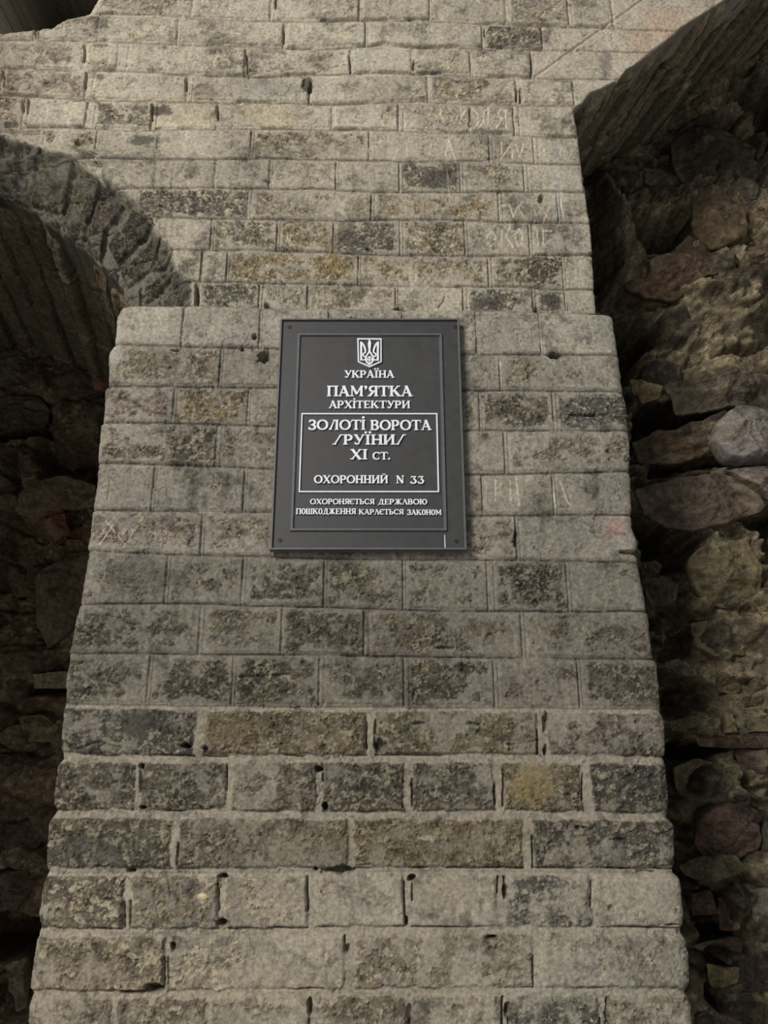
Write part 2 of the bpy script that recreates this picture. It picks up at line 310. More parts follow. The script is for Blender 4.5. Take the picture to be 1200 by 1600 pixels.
PATCH = [  # pale smears, stains: centre px, radius, colour, strength
    (875, 300, 12, 60, (172, 169, 160), .5), (878, 225, 30, 30, (160, 158, 146), .5), (565, 45, 14, 50, (165, 162, 152), .55), (590, 130, 40, 25, (160, 150, 130), .4),
    (1055, 25, 40, 30, (172, 142, 122), .5), (1000, 60, 30, 20, (165, 140, 122), .4), (950, 80, 14, 30, (100, 97, 91), .6), (188, 62, 14, 26, (160, 157, 150), .4),
    (400, 118, 70, 14, (132, 127, 122), .5), (290, 155, 60, 30, (158, 144, 122), .5), (215, 205, 22, 9, (66, 63, 58), .8), (245, 156, 14, 9, (64, 62, 57), .85), (478, 116, 9, 12, (68, 65, 60), .8),
    (420, 165, 70, 18, (156, 142, 112), .45), (180, 545, 8, 30, (168, 165, 158), .6), (950, 510, 20, 60, (140, 138, 128), .4),
    (225, 1134, 38, 18, (60, 58, 54), .85), (205, 900, 46, 26, (92, 90, 84), .7), (145, 1320, 60, 20, (76, 73, 66), .6), (690, 265, 32, 14, (78, 75, 69), .8),
    (550, 365, 22, 14, (76, 73, 67), .8), (765, 465, 30, 14, (74, 71, 65), .8), (865, 460, 16, 14, (68, 65, 60), .8), (960, 820, 18, 12, (160, 112, 106), .35),
    (340, 1540, 160, 40, (158, 146, 128), .35), (900, 1540, 170, 40, (150, 146, 134), .4), (170, 1530, 120, 36, (135, 124, 108), .25), (420, 1410, 50, 36, (150, 140, 124), .5),
    (700, 1400, 50, 30, (150, 140, 122), .4), (850, 40, 30, 16, (80, 76, 69), .6), (520, 400, 30, 22, (132, 116, 78), .6), (350, 1140, 60, 26, (100, 90, 68), .4), (830, 1230, 40, 30, (126, 110, 70), .5),
    (180, 235, 70, 10, (120, 116, 108), .4), (600, 1310, 260, 30, (122, 112, 88), .25), (315, 1400, 9, 5, (205, 190, 150), .8), (665, 1310, 16, 5, (165, 158, 145), .7)]

def shade_sheet(X, Z, rows, seed, plaster_seed):
    """relief (metres towards the viewer) and base colour of the brick face"""
    PX, PY = to_px(X, Z)
    sc = 1000 * D / (F * cs - (800 - PY) * sn)            # millimetres per pixel at each point
    big = fbm(X, Z, 9, 5, seed + 1); mid = fbm(X, Z, 38, 5, seed + 2, .58); fine = fbm(X, Z, 150, 4, seed + 3, .6)
    mid2 = fbm(X * 1.0, Z * 1.5, 70, 4, seed + 4, .6); streak = fbm(X * 5, Z, 30, 4, seed + 5)
    # mortar / plaster ground
    course_tone = np.ones_like(X); rec = np.zeros_like(X); best = np.full(X.shape, 1e3)
    expo = np.full(X.shape, -1.0); bcol = np.broadcast_to(C_PLASTER, X.shape + (3,)).copy(); bid = np.zeros_like(X)
    wamp = .0022 + .0022 * (PY > 1100); wx = X + wamp * fbm(X, Z, 42, 4, seed + 6, .6); wz = Z + wamp * fbm(X, Z, 48, 4, seed + 7, .6)
    rng = random.Random(seed)
    hb = np.zeros_like(X)
    quads = []
    for r in rows:
        mpx, rmm, g = ROWP[r]
        ymid = [(yline(r, x) + yline(r + 1, x)) / 2 for x in (0, 600, 1200)]
        top = np.interp(PX, [p[0] for p in LINES[r]], [p[1] for p in LINES[r]])
        bot = np.interp(PX, [p[0] for p in LINES[r + 1]], [p[1] for p in LINES[r + 1]])
        sel = (PY >= top) & (PY < bot)
        course_tone[sel] = g; rec[sel] = rmm
        for (a, b, t) in ROWS[r]:
            xm = (a + b) / 2; ym = (yline(r, xm) + yline(r + 1, xm)) / 2
            Xa, _ = W(a, ym); Xb, _ = W(b, ym)
            q = [(Xa, W(a, yline(r, a) + mpx * .5)[1]), (Xb, W(b, yline(r, b) + mpx * .5)[1]),
                 (Xb, W(b, yline(r + 1, b) - mpx * .5)[1]), (Xa, W(a, yline(r + 1, a) - mpx * .5)[1])]
            quads.append((q, t, r))
    if rows[0] < 6:
        for q, t in VOUSSOIRS:
            quads.append(([W(*p) for p in q], t, 50))
    for q, t, r in quads:
        xs = [p[0] for p in q]; zs = [p[1] for p in q]
        m = (X > min(xs) - .01) & (X < max(xs) + .01) & (Z > min(zs) - .01) & (Z < max(zs) + .01)
        if not m.any(): continue
        d = poly_sdf(wx[m], wz[m], q)
        # rounded, worn arrises
        near = d < best[m]
        idx = np.where(m)
        idx = tuple(i[near] for i in idx)
        best[idx] = d[near]
        tone, e = TONE[t]
        tw = rng.uniform(.88, 1.12); warm = rng.uniform(-.03, .04)
        c = lin(tone) * tw * np.array([1 + warm, 1, 1 - warm])
        bcol[idx] = c; expo[idx] = e + rng.uniform(-.1, .1); bid[idx] = rng.uniform(-1, 1)
        if r == 50: rec[idx] = 14
    inb = sstep(0.0016, -0.0016, best)                    # 1 on the brick, 0 in the joint
    edge = sstep(0.0, -0.012, best)                       # fades towards the arris
    flat = np.where(rec > 4, 1.0, 0.0)
    # where the mortar skin has worn off the brick
    n = 0.55 * mid + 0.30 * big + 0.38 * mid2 + 0.25 * fine
    thr = 0.62 - 1.15 * expo + 0.34 * (1 - edge) * (1 - flat)
    worn = sstep(-0.16, 0.16, n - thr) * inb
    worn = np.where(expo < 0, 0, worn)
    # relief
    flk = fbm(X, Z * 1.3, 85, 4, seed + 9, .62) + .3 * mid
    fleck = sstep(.16, .30, flk) * sstep(.95, .4, flk)
    flk2 = fbm(X, Z * 1.2, 190, 3, seed + 12, .6)
    fleck2 = sstep(.22, .42, flk2)
    h = -rec / 1000 * (1 - inb) * (0.8 + 0.3 * big)
    h += inb * bid * np.where(rec > 2.5, 0.0016, 0.0006)
    h += -0.0016 * worn + (0.0014 * fleck + 0.0014 * mid2) * worn + 0.0010 * mid * inb + 0.0010 * fine * (0.5 + worn) + 0.0028 * big
    h += -0.002 * sstep(-0.004, 0.0, best) * inb * (rec > 2.5)     # eased arrises of the lower bricks
    rid = 1 - np.abs(fbm(X, Z * 1.4, 48, 4, seed + 8, .6)); pit = sstep(.90, 1.0, rid)
    h -= 0.0020 * pit * (worn + .15)
    tn = fbm(X, Z * 1.5, 46, 4, seed + 18, .58) * 3.2
    terr = (np.floor(tn) + sstep(.35, .65, tn - np.floor(tn))) / 3.2
    h += .0024 * terr * (worn + .12) * inb
    # colour: skin of mortar
    blot = fbm(X, Z, 17, 5, seed + 13, .62)
    k1 = sstep(-.45, .45, big + .6 * mid + .2 * fine)[..., None]
    pl = C_PLASTER + (C_PLASTER2 - C_PLASTER) * k1
    dirt = sstep(.12, .55, blot + .25 * mid2)
    pl = pl * (1 + 0.22 * mid + 0.18 * streak + (0.13 + .16 * (blot > .1)) * fine + .15 * mid2 - .42 * dirt + .10 * sstep(.2, .5, -blot))[..., None]
    joint = ((inb < .5) & (rec > 2.5))[..., None]
    pl = np.where(joint, C_MORTAR * (1 + .16 * mid + .12 * fine - .1 * dirt)[..., None], pl)
    # bare brick
    bc = bcol * (1 + .28 * terr[..., None]) * (1 + 0.42 * mid2 + 0.36 * fine + 0.26 * blot)[..., None]
    soot = sstep(.05, .45, fbm(X, Z * 1.2, 30, 5, seed + 10, .6) + .2 * mid2)
    bc = bc * (1 - .52 * soot * sstep(.3, .7, expo))[..., None]
    pale = lin((166, 157, 137))
    bc = bc + (pale - bc) * (.95 * np.maximum(fleck * sstep(-.3, .3, big + mid2), .7 * fleck2))[..., None]
    ochre = sstep(.35, .7, fbm(X, Z, 33, 4, seed + 14))
    bc = bc + (lin((150, 132, 92)) - bc) * (.2 * ochre * worn)[..., None]
    wq = worn * .92
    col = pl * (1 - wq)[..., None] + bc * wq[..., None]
    gj = np.where((inb < .5) & (rec > 4), np.maximum(course_tone, .80), course_tone)
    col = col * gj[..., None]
    scab = sstep(.22, .42, fbm(X, Z * 1.25, 62, 5, seed + 15, .62) + .35 * blot) * sstep(-1.2, -.2, expo)
    col = col * (1 - .30 * scab)[..., None]; h -= .0009 * scab
    crk = 1 - np.abs(fbm(X, Z * .8, 20, 5, seed + 16, .6)); crk = sstep(.965, .995, crk) * sstep(.0, .4, big + .3)
    col = col * (1 - .4 * crk)[..., None]; h -= .0016 * crk
    speck = sstep(.55, .75, fbm(X, Z, 230, 2, seed + 17))
    col = col + (lin((176, 168, 148)) * course_tone[..., None] - col) * (.35 * speck)[..., None]
    neutral = sstep(430, 520, PY) * sstep(1250, 900, PY)
    col = col * (1 + np.array([-.012, 0, .03]) * neutral[..., None])
    col = col * (1 - .35 * pit * worn)[..., None]
    # scored joint lines in the skin
    for k in range(rows[0], rows[-1] + 2):
        r = min(k, rows[-1])
        if ROWP[r][1] > 4: continue
        yl = np.interp(PX, [p[0] for p in LINES[k]], [p[1] for p in LINES[k]]) + 1.2 * fbm(X, Z * 0, 30, 3, seed + k)
        gd = np.abs(PY - yl)
        on = sstep(-.45, .1, fbm(X, Z * 0 + k * .7, 9, 3, seed + 40 + k) + .4)
        h -= 0.0070 * np.exp(-(gd / 1.3) ** 2) * on
        h -= 0.0012 * np.exp(-((PY - yl + 3.2) / 1.0) ** 2) * (1 - .5 * on)
    for r in rows:
        if ROWP[r][1] > 4: continue
        for (a, b, t) in ROWS[r]:
            for xx, amp in ((b + 1.2, 1.0), (a - 0.8, .55)):
                ym = (yline(r, xx) + yline(r + 1, xx)) / 2
                x0, _ = W(xx, ym)
                m = (np.abs(X - x0) < .012) & (PY > yline(r, xx) + 1) & (PY < yline(r + 1, xx) - 1)
                if m.any():
                    dd = np.abs(X[m] - x0 + .0008 * bid[m]) * 1000
                    h[m] -= 0.0046 * amp * np.exp(-(dd / 1.3) ** 2) * (0.45 + 0.55 * sstep(-.5, .2, mid[m]))
    # open cracks beside and under the bricks of the weathered courses
    cr = random.Random(seed + 99)
    for r in rows:
        if ROWP[r][1] < 2.5: continue
        half = ROWP[r][0] / 2
        for (a, b, t) in ROWS[r]:
            for xx in (a - 1.0, b + 1.0):
                if cr.random() > (.55 if ROWP[r][1] > 4 else .35): continue
                y0, y1 = yline(r, xx) + half, yline(r + 1, xx) - half
                u0 = cr.uniform(-.2, .5); u1 = u0 + cr.uniform(.35, .9)
                ya, yb = y0 + max(u0, 0) * (y1 - y0), y0 + min(u1, 1) * (y1 - y0)
                m = (np.abs(PX - xx) < 9) & (PY > ya - 3) & (PY < yb + 3)
                if not m.any(): continue
                off = 2.2 * fbm(Z[m], Z[m] * 0 + xx, 35, 3, seed + 90)
                w = np.exp(-((PX[m] - xx - off) / (1.3 + .9 * mid2[m])) ** 2) * sstep(ya - 2, ya + 3, PY[m]) * sstep(yb + 2, yb - 3, PY[m])
                h[m] -= .012 * w
            m = (PX > a - 2) & (PX < b + 2) & (PY > yline(r, a) ) & (PY < max(yline(r + 1, a), yline(r + 1, b)) + 3)
            if m.any():
                yb = np.interp(PX[m], [p[0] for p in LINES[r + 1]], [p[1] for p in LINES[r + 1]]) - half + 1.2 + 2.0 * fbm(X[m], X[m] * 0 + r, 30, 3, seed + 91)
                on = sstep(.05, .45, fbm(X[m], X[m] * 0 + 2.7 * r, 14, 3, seed + 92) + .15)
                h[m] -= .008 * on * np.exp(-((PY[m] - yb) / 1.3) ** 2)
    # pale smears and stains
    for (cx, cy, rx, ry, c, s) in PATCH:
        m = (np.abs(PX - cx) < rx * 1.8) & (np.abs(PY - cy) < ry * 1.8)
        if not m.any(): continue
        rr = np.hypot((PX[m] - cx) / rx, (PY[m] - cy) / ry) + .75 * mid[m] + .55 * mid2[m] + .3 * big[m]
        w = s * sstep(1.2, .5, rr)
        col[m] = col[m] * (1 - w)[:, None] + lin(c) * (1 + .2 * fine[m] + .15 * mid2[m])[:, None] * w[:, None]
    for pts, hw, dmm, pale in SCRATCH:
        xs = [p[0] for p in pts]; ys = [p[1] for p in pts]
        m = (PX > min(xs) - 6) & (PX < max(xs) + 6) & (PY > min(ys) - 6) & (PY < max(ys) + 6)
        if not m.any(): continue
        d = line_dist(PX[m], PY[m], pts)
        hw = max(hw, 1.05); g = np.exp(-(d / hw) ** 2)
        h[m] -= dmm / 1000 * g
        col[m] += (lin((196, 188, 168)) - col[m]) * np.minimum(g * pale * 1.1, 1)[:, None]
    for (cx, cy, rx, ry, dep) in HOLES:
        m = (np.abs(PX - cx) < rx * 2.2 + 3) & (np.abs(PY - cy) < ry * 2.2 + 3)
        if not m.any(): continue
        rr = np.hypot((PX[m] - cx) / rx, (PY[m] - cy) / ry) * (1 + .55 * mid[m] + .5 * mid2[m] + .2 * fine[m])
        h[m] -= dep * sstep(1.3, .55, rr)
    return h, np.clip(col * np.array([1.0, .995, .975]), .004, .9), PX, PY

def poly_at(poly, z, y=0.0):
    pts = sorted([(W(px, py, y)[1], W(px, py, y)[0]) for px, py in poly])
    return np.interp(z, [p[0] for p in pts], [p[1] for p in pts])

SK_L = np.array([-0.22, 1.0, 0.03]); SK_R = np.array([-0.241, 1.0, 0.0])
DEP_L, DEP_R = 0.80, 0.47

def front_sheet(zs, left, right, nx, rows, seed, side_l, side_r, upper):
    xl = poly_at(left, zs) + 0.0015 * fbm(zs, zs * 0, 90, 3, seed + 60); xr = poly_at(right, zs) + 0.0015 * fbm(zs, zs * 0 + 3, 90, 3, seed + 61)
    u = np.linspace(0, 1, nx)
    X = xl[:, None] + (xr - xl)[:, None] * u[None, :]
    Z = np.repeat(zs[:, None], nx, 1)
    h, col, PX, PY = shade_sheet(X, Z, rows, seed, seed)
    Y = -h
    # worn outer arrises
    dl = X - xl[:, None]; dr = xr[:, None] - X
    r = (0.007 if upper else 0.016) + 0.004 * fbm(Z, Z * 0, 25, 2, seed + 62)
    for d_ in (dl, dr):
        t = np.clip(1 - d_ / r, 0, 1); Y += r * 0.75 * (1 - np.sqrt(1 - np.minimum(t, .999) ** 2))
    if upper:
        # the broken arch ring falls back towards the vault on the left
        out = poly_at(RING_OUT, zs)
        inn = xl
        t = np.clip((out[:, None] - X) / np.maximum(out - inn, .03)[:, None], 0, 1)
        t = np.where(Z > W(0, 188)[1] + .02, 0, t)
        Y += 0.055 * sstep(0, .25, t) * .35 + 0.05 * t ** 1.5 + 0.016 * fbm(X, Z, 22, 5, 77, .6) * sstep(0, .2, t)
        col = col * (1 - .62 * sstep(0, .12, t))[..., None]             # broken ring brick, darker than the wall face
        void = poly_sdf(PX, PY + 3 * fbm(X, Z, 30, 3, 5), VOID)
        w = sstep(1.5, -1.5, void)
        Y += 0.9 * w; col = col * (1 - .75 * w)[..., None]; Y += .012 * sstep(14, 0, void) * (1 - w)  # deep opening; its darkness is also put into the colour
        Y += 0.022                                                       # the upper wall stands back behind the ledge
    else:
        top = W(600, 478)[1]
        yl = np.interp(PX, [p[0] for p in LINES[12]], [p[1] for p in LINES[12]])
        d_ = np.clip((PY - yl) / 11.0, 0, 1)
        Y += 0.018 * (1 - np.sqrt(1 - (1 - d_) ** 2 + 1e-6)) + .0015 * fbm(X, Z, 30, 3, 9) * (1 - d_)
    V = np.stack([X, Y, Z], -1)
    # returns of the pier into the two recesses
    for side, (sk, dep, flag) in (('l', (SK_L, DEP_L, side_l)), ('r', (SK_R, DEP_R, side_r))):
        ts = np.concatenate([[.006, .014], np.linspace(.03, dep + .1 if flag else .10, 110 if flag else 4)])
        base = V[:, 0] if side == 'l' else V[:, -1]; cb = col[:, 0] if side == 'l' else col[:, -1]
        P = base[:, None, :] + ts[None, :, None] * sk[None, None, :]
        nz = fbm(P[..., 1], P[..., 2], 18, 4, seed + 70)
        P[..., 0] += (.006 * nz + .007) * np.minimum(ts / .05, 1) * (1 if side == 'l' else -1)
        C = np.repeat(cb[:, None, :], len(ts), 1)
        if flag:                                          # the returns are plain coursed brick under the same skin
            yy, zz = P[..., 1], P[..., 2]
            cz = (zz + .004 * fbm(yy, zz, 20, 3, seed + 80)) / .0755; ci = np.floor(cz).astype(int); fz = np.abs(cz - ci - .5) * 2
            cy = yy / .262 + .5 * (ci % 2) + .1 * np.sin(ci * 3.1); fy = np.abs(cy - np.floor(cy) - .5) * 2
            jt = np.maximum(sstep(.86, .93, fz), sstep(.955, .98, fy))
            tone = np.random.RandomState(seed).rand(997)[(ci * 13 + np.floor(cy).astype(int) * 7) % 997]
            n1_ = fbm(yy, zz, 40, 5, seed + 81, .6); n2_ = fbm(yy, zz, 140, 3, seed + 82)
            own = (lin((104, 97, 84)) + (lin((142, 134, 118)) - lin((104, 97, 84))) * np.clip(tone + .5 * n1_, 0, 1)[..., None]) * (1 + .3 * n1_ + .2 * n2_)[..., None]
            own = own * (1 - jt)[..., None] + C_MORTAR * .8 * (1 + .2 * n1_)[..., None] * jt[..., None]
            k = sstep(.02, .06, ts)[None, :, None]
            C = C * (1 - k) + np.clip(own, .01, .8) * k
            P[..., 0] += (.004 * jt - .003 * n1_) * k[..., 0] * (1 if side == 'l' else -1)
        if side == 'l':
            V = np.concatenate([P[:, ::-1], V], 1); col = np.concatenate([C[:, ::-1], col], 1)
        else:
            V = np.concatenate([V, P], 1); col = np.concatenate([col, C], 1)
    return V, col

z_lo0, z_top = W(600, 1720)[1], W(600, 477)[1]
zl = np.linspace(z_lo0, z_top, 900)
V1, C1 = front_sheet(zl, LEFT_LO, RIGHT_LO, 760, list(range(12, 28)), 3, True, True, False)
# flat top of the ledge, running back under the upper wall
led = V1[-1].copy(); led2 = led.copy(); led2[:, 1] += .05
V1 = np.concatenate([V1, led2[None]], 0); C1 = np.concatenate([C1, C1[-1:]], 0)
zu = np.linspace(z_top - .004, 3.6, 860)
LEFT_UP = RING_IN[4:] + [(0, 268)]
def left_upper(z):
    x = poly_at(RING_IN[3:], z)
    return np.where(z > W(0, 262)[1], -0.95, x)
V2, C2 = None, None
_pa = poly_at
def poly_at(poly, z, y=0.0):                              # beyond the frame the wall simply runs on to the left
    if poly is RING_IN:
        zz = W(-150, 219)[1]
        return np.where(z > zz, -0.95, _pa(poly, z, y))
    return _pa(poly, z, y)
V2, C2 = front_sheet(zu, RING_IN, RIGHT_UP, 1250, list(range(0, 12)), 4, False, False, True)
n1 = V1.shape[0] * V1.shape[1]
quads = np.concatenate([grid_faces(V1.shape[0], V1.shape[1]), grid_faces(V2.shape[0], V2.shape[1], n1)])
wall = mesh_from('wall_front', np.concatenate([V1.reshape(-1, 3), V2.reshape(-1, 3)]), quads, M_WALL,
                 np.concatenate([C1.reshape(-1, 3), C2.reshape(-1, 3)]))
wall['kind'] = 'structure'

# unseen pier added to shade the left recess, at the left arch's far foot
nb = [(-.94, 2.64), (-1.13, 2.56), (-1.26, 2.45), (-1.38, 2.27), (-1.38, .7), (-2.6, .7), (-2.6, 3.6), (-.94, 3.6)]
vv = [(x, .025, z) for x, z in nb] + [(x - .03, .12, z) for x, z in nb]; me = bpy.data.meshes.new('wall_shade_pier')
me.from_pydata(vv, [], [list(range(8)), list(range(15, 7, -1))] + [[i, 8 + i, 8 + (i + 1) % 8, (i + 1) % 8] for i in range(8)])
ca = me.color_attributes.new('Col', 'FLOAT_COLOR', 'POINT'); ca.data.foreach_set('color', np.tile(np.append(C_PLASTER2, 1), 16).astype(np.float32))
me.materials.append(M_WALL); nbo = bpy.data.objects.new('wall_shade_pier', me); COL.objects.link(nbo); nbo['kind'] = 'structure'

bv = [(x, y, z) for z in (.7, 3.6) for x, y in ((-1.12, -.62), (-1.30, .05), (-2.6, .05), (-2.6, -.62))]; me = bpy.data.meshes.new('wall_shade_block')  # unseen block added to keep direct light off the left recess
me.from_pydata(bv, [], [(0, 1, 2, 3), (7, 6, 5, 4), (0, 4, 5, 1), (1, 5, 6, 2), (2, 6, 7, 3), (3, 7, 4, 0)])
ca = me.color_attributes.new('Col', 'FLOAT_COLOR', 'POINT'); ca.data.foreach_set('color', np.tile(np.append(C_PLASTER2, 1), 8).astype(np.float32))
me.materials.append(M_WALL); nbo = bpy.data.objects.new('wall_shade_block', me); COL.objects.link(nbo); nbo['kind'] = 'structure'

# ------------------------------------------------------------------ the two vaults
def vault(name, arc_px, sk, dep, pitch, seed, flare, tone_a, tone_b, gap_mm, extra=None, y0=0.02):
    P = np.array([W(px, py) for px, py in arc_px]); seg = np.hypot(*np.diff(P, axis=0).T); s = np.concatenate([[0], np.cumsum(seg)])
    ns = int(s[-1] / .0028); nt = int(dep / .0035)
    ss = np.linspace(0, s[-1], ns)
    k = np.exp(-np.linspace(-2, 2, 31) ** 2); k /= k.sum()
    px = np.interp(ss, s, P[:, 0]); pz = np.interp(ss, s, P[:, 1])
    pad = lambda a: np.convolve(np.concatenate([np.full(15, a[0]) , a, np.full(15, a[-1])]), k, 'valid')
    sx, sz = px, pz
    gx, gz = np.gradient(pad(px)), np.gradient(pad(pz)); ln = np.hypot(gx, gz) + 1e-9
    nx_, nz_ = gz / ln * flare, -gx / ln * flare          # into the opening
    t = np.linspace(0, 1, nt) * dep
    SS, TT = np.meshgrid(ss, t, indexing='ij')
    w = SS + .006 * fbm(SS, TT * .6, 7, 3, seed) + .0025 * fbm(SS, TT, 45, 3, seed + 1)
    ci = np.floor(w / pitch).astype(int); fr = w / pitch - ci
    rs = np.random.RandomState(seed); lift = rs.uniform(-1, 1, 400); tint = rs.uniform(0, 1, 4000); start = rs.uniform(0, .27, 400); gw = rs.uniform(0, 1, 400) ** 2.2 * 1.9 + .15
    bt = (TT + start[ci % 400]) / .27; bi = np.floor(bt).astype(int); bf = bt - bi
    dist = np.minimum(np.minimum(fr, 1 - fr) * pitch, np.minimum(bf, 1 - bf) * .27 * 1.0)
    half = .0040 * gw[ci % 400] + .0028
    face = sstep(half * .5, half * 1.6, dist)
    val = tint[(ci * 7 + bi * 13) % 4000]
    h = -gap_mm / 1000 * (1 - face) * (.25 + .75 * gw[ci % 400] / 2.0) + .010 * lift[(ci * 3 + bi) % 400] * face
    h += .0035 * fbm(SS * 1.4, TT * .5, 16, 4, seed + 2, .5) + .0016 * fbm(SS * 3, TT * .8, 70, 3, seed + 3) * face
    flaky = np.exp(-TT / .12)
    h += .008 * flaky * fbm(SS * 1.6, TT, 30, 4, seed + 4)
    h -= .012 * np.exp(-TT / .018)
    if extra is not None: h += extra(SS, TT)
    X = np.interp(SS, ss, sx) + sk[0] * TT + np.interp(SS, ss, nx_) * h
    Z = np.interp(SS, ss, sz) + sk[2] * TT + np.interp(SS, ss, nz_) * h
    Y = y0 + TT
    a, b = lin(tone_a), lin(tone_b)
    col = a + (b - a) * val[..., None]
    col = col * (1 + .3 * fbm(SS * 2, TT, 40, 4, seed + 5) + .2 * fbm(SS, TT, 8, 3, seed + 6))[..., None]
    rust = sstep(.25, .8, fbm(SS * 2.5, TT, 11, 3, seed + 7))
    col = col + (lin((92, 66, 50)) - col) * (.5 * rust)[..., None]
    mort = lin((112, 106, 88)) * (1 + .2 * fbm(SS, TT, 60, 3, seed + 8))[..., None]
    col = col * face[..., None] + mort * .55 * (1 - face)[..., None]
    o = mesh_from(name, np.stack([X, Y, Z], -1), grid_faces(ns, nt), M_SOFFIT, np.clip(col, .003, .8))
    o['kind'] = 'structure'
    return o

arcL = [(180, 500), (188, 478), (190, 466), (176, 440), (163, 416), (160, 400), (148, 386), (129, 371), (117, 356), (101, 339), (71, 321), (57, 313), (37, 300), (19, 277), (0, 270), (-60, 248), (-120, 228), (-250, 210), (-400, 207)]
arcR = [(936, 500), (934, 470), (931, 400), (927, 340), (920, 295), (914, 250), (909, 205), (905, 180), (903, 158), (917, 143), (930, 130), (947, 122), (975, 106), (987, 92), (1012, 76), (1052, 45), (1074, 25), (1115, 0), (1202, -55), (1302, -130), (1422, -180), (1900, -420)]
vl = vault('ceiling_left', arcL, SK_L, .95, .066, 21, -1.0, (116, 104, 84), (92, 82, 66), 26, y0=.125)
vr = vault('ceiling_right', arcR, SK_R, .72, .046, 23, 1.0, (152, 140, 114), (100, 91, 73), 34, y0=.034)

# ------------------------------------------------------------------ rubble walls at the back of the recesses
def rubble(name, x0, x1, z0, z1, y, seed, voids, lumps, light, dark, tilt):
    n = .0042
    zs = np.arange(z0, z1, n); xs = np.arange(x0, x1, n)
    X, Z = np.meshgrid(xs, zs)
    PX, PY = to_px(X, Z, y)
    wx = X + .02 * fbm(X, Z, 9, 4, seed); wz = Z + .02 * fbm(X, Z, 9, 4, seed + 1)
    f1, f2, v = voronoi(wx * .75, wz * 1.25, 11, seed + 2)
    e = f2 - f1
    stone = sstep(.08, .3, e) * (v > .35)
    h = .028 * stone * (1 - .6 * f1) + .02 * fbm(X, Z, 7, 5, seed + 3) + .012 * fbm(X, Z, 30, 5, seed + 4, .6) + .006 * fbm(X, Z, 90, 3, seed + 5)
    g1, g2, gv = voronoi(wx, wz * 1.2, 38, seed + 6)
    h += .009 * sstep(.05, .3, g2 - g1) * (gv > .55) * (1 - stone)
    h -= .03 * sstep(.5, .9, 1 - np.abs(fbm(X * .8, Z * 1.8, 6, 3, seed + 7)) * 3) * (1 - stone)
    for poly, dep in voids:
        d = poly_sdf(PX + 8 * fbm(X, Z, 14, 3, seed + 8), PY + 8 * fbm(X, Z, 14, 3, seed + 9), poly)
        h -= 1.4 * dep * sstep(8, -10, d)
    for poly, dep in lumps:
        d = poly_sdf(PX + 6 * fbm(X, Z, 14, 3, seed + 10), PY + 6 * fbm(X, Z, 14, 3, seed + 11), poly)
        h += dep * sstep(10, -22, d)
    h += tilt(X, Z, PX, PY)
    l, d_ = lin(light), lin(dark)
    mix = np.clip(.5 + .6 * fbm(X, Z, 14, 5, seed + 12, .6) + .25 * fbm(X, Z, 60, 3, seed + 13) - .45 * stone * (v > .6), 0, 1)
    col = d_ + (l - d_) * mix[..., None]
    red = sstep(.2, .8, fbm(X, Z, 6, 3, seed + 14))
    col = col + (lin((84, 58, 46)) - col) * (.3 * red)[..., None]
    fl = sstep(.18, .42, fbm(X, Z, 75, 4, seed + 16, .62) + .25 * fbm(X, Z, 16, 3, seed + 17)) * (1 - .7 * stone * (v > .6))
    col = col + (lin((158, 144, 112)) - col) * (.5 * fl)[..., None]; h += .004 * fl
    gap = sstep(.25, .6, fbm(X, Z * 1.5, 34, 4, seed + 18, .6)); h -= .010 * gap
    col = col * (1 + .25 * fbm(X, Z, 120, 3, seed + 15))[..., None]
    o = mesh_from(name, np.stack([X, y - h, Z], -1), grid_faces(len(zs), len(xs)), M_RUBBLE, np.clip(col, .003, .8))
    o['kind'] = 'structure'
    return o

voidsR = [([(955, 492), (1012, 500), (1030, 535), (1000, 560), (985, 590), (975, 600)], .14), ([(995, 820), (1060, 828), (1082, 850), (1072, 885), (1040, 895), (1000, 875)], .12),
          ([(1130, 825), (1210, 800), (1210, 925), (1192, 880), (1165, 842)], .10), ([(1040, 1165), (1095, 1160), (1120, 1172), (1085, 1186), (1042, 1188)], .09),
          ([(1020, 1040), (1080, 1060), (1110, 1090), (1100, 1115), (1036, 1120)], .07), ([(1030, 950), (1085, 975), (1060, 1030), (1040, 1030)], .06), ([(1060, 1385), (1110, 1380), (1130, 1470), (1080, 1470)], .07), ([(1080, 1480), (1105, 1500), (1100, 1560), (1084, 1540)], .10),
          ([(1125, 170), (1220, 170), (1220, 300), (1185, 290), (1180, 235)], .16), ([(1040, 235), (1130, 215), (1160, 280), (1060, 295)], .08), ([(975, 352), (1065, 352), (1070, 390), (985, 398)], .08), ([(990, 640), (1060, 625), (1120, 645), (1110, 665), (1030, 680), (985, 700)], .10),
          ([(1020, 720), (1140, 716), (1140, 738), (1050, 750), (1010, 752)], .06), ([(1160, 430), (1220, 445), (1220, 465), (1150, 458)], .06), ([(1130, 1175), (1150, 1230), (1180, 1260), (1150, 1262), (1135, 1220)], .05)]
lumpsR = [([(925, 285), (950, 310), (975, 360), (985, 400), (1000, 455), (985, 470), (940, 476), (932, 400)], .10), ([(955, 308), (1075, 300), (1080, 350), (1000, 362), (960, 345)], .03),
          ([(985, 440), (1090, 470), (1200, 440), (1200, 545), (1130, 545), (1060, 520), (1010, 500)], .05), ([(1090, 940), (1200, 930), (1200, 1110), (1110, 1090), (1080, 1000)], .04), ([(1060, 910), (1095, 930), (1085, 975), (1062, 960)], .04),
          ([(1020, 960), (1042, 965), (1040, 1020), (1024, 1026)], .05), ([(1045, 1200), (1140, 1190), (1145, 1245), (1070, 1255), (1050, 1245)], .03)]
xr0, xr1 = .28, 1.75
wr = rubble('wall_right', xr0, xr1, .85, 3.5, .50, 41, voidsR, lumpsR, (136, 125, 101), (56, 49, 42), lambda X, Z, PX, PY: .075 * sstep(1015, 1090, PX))
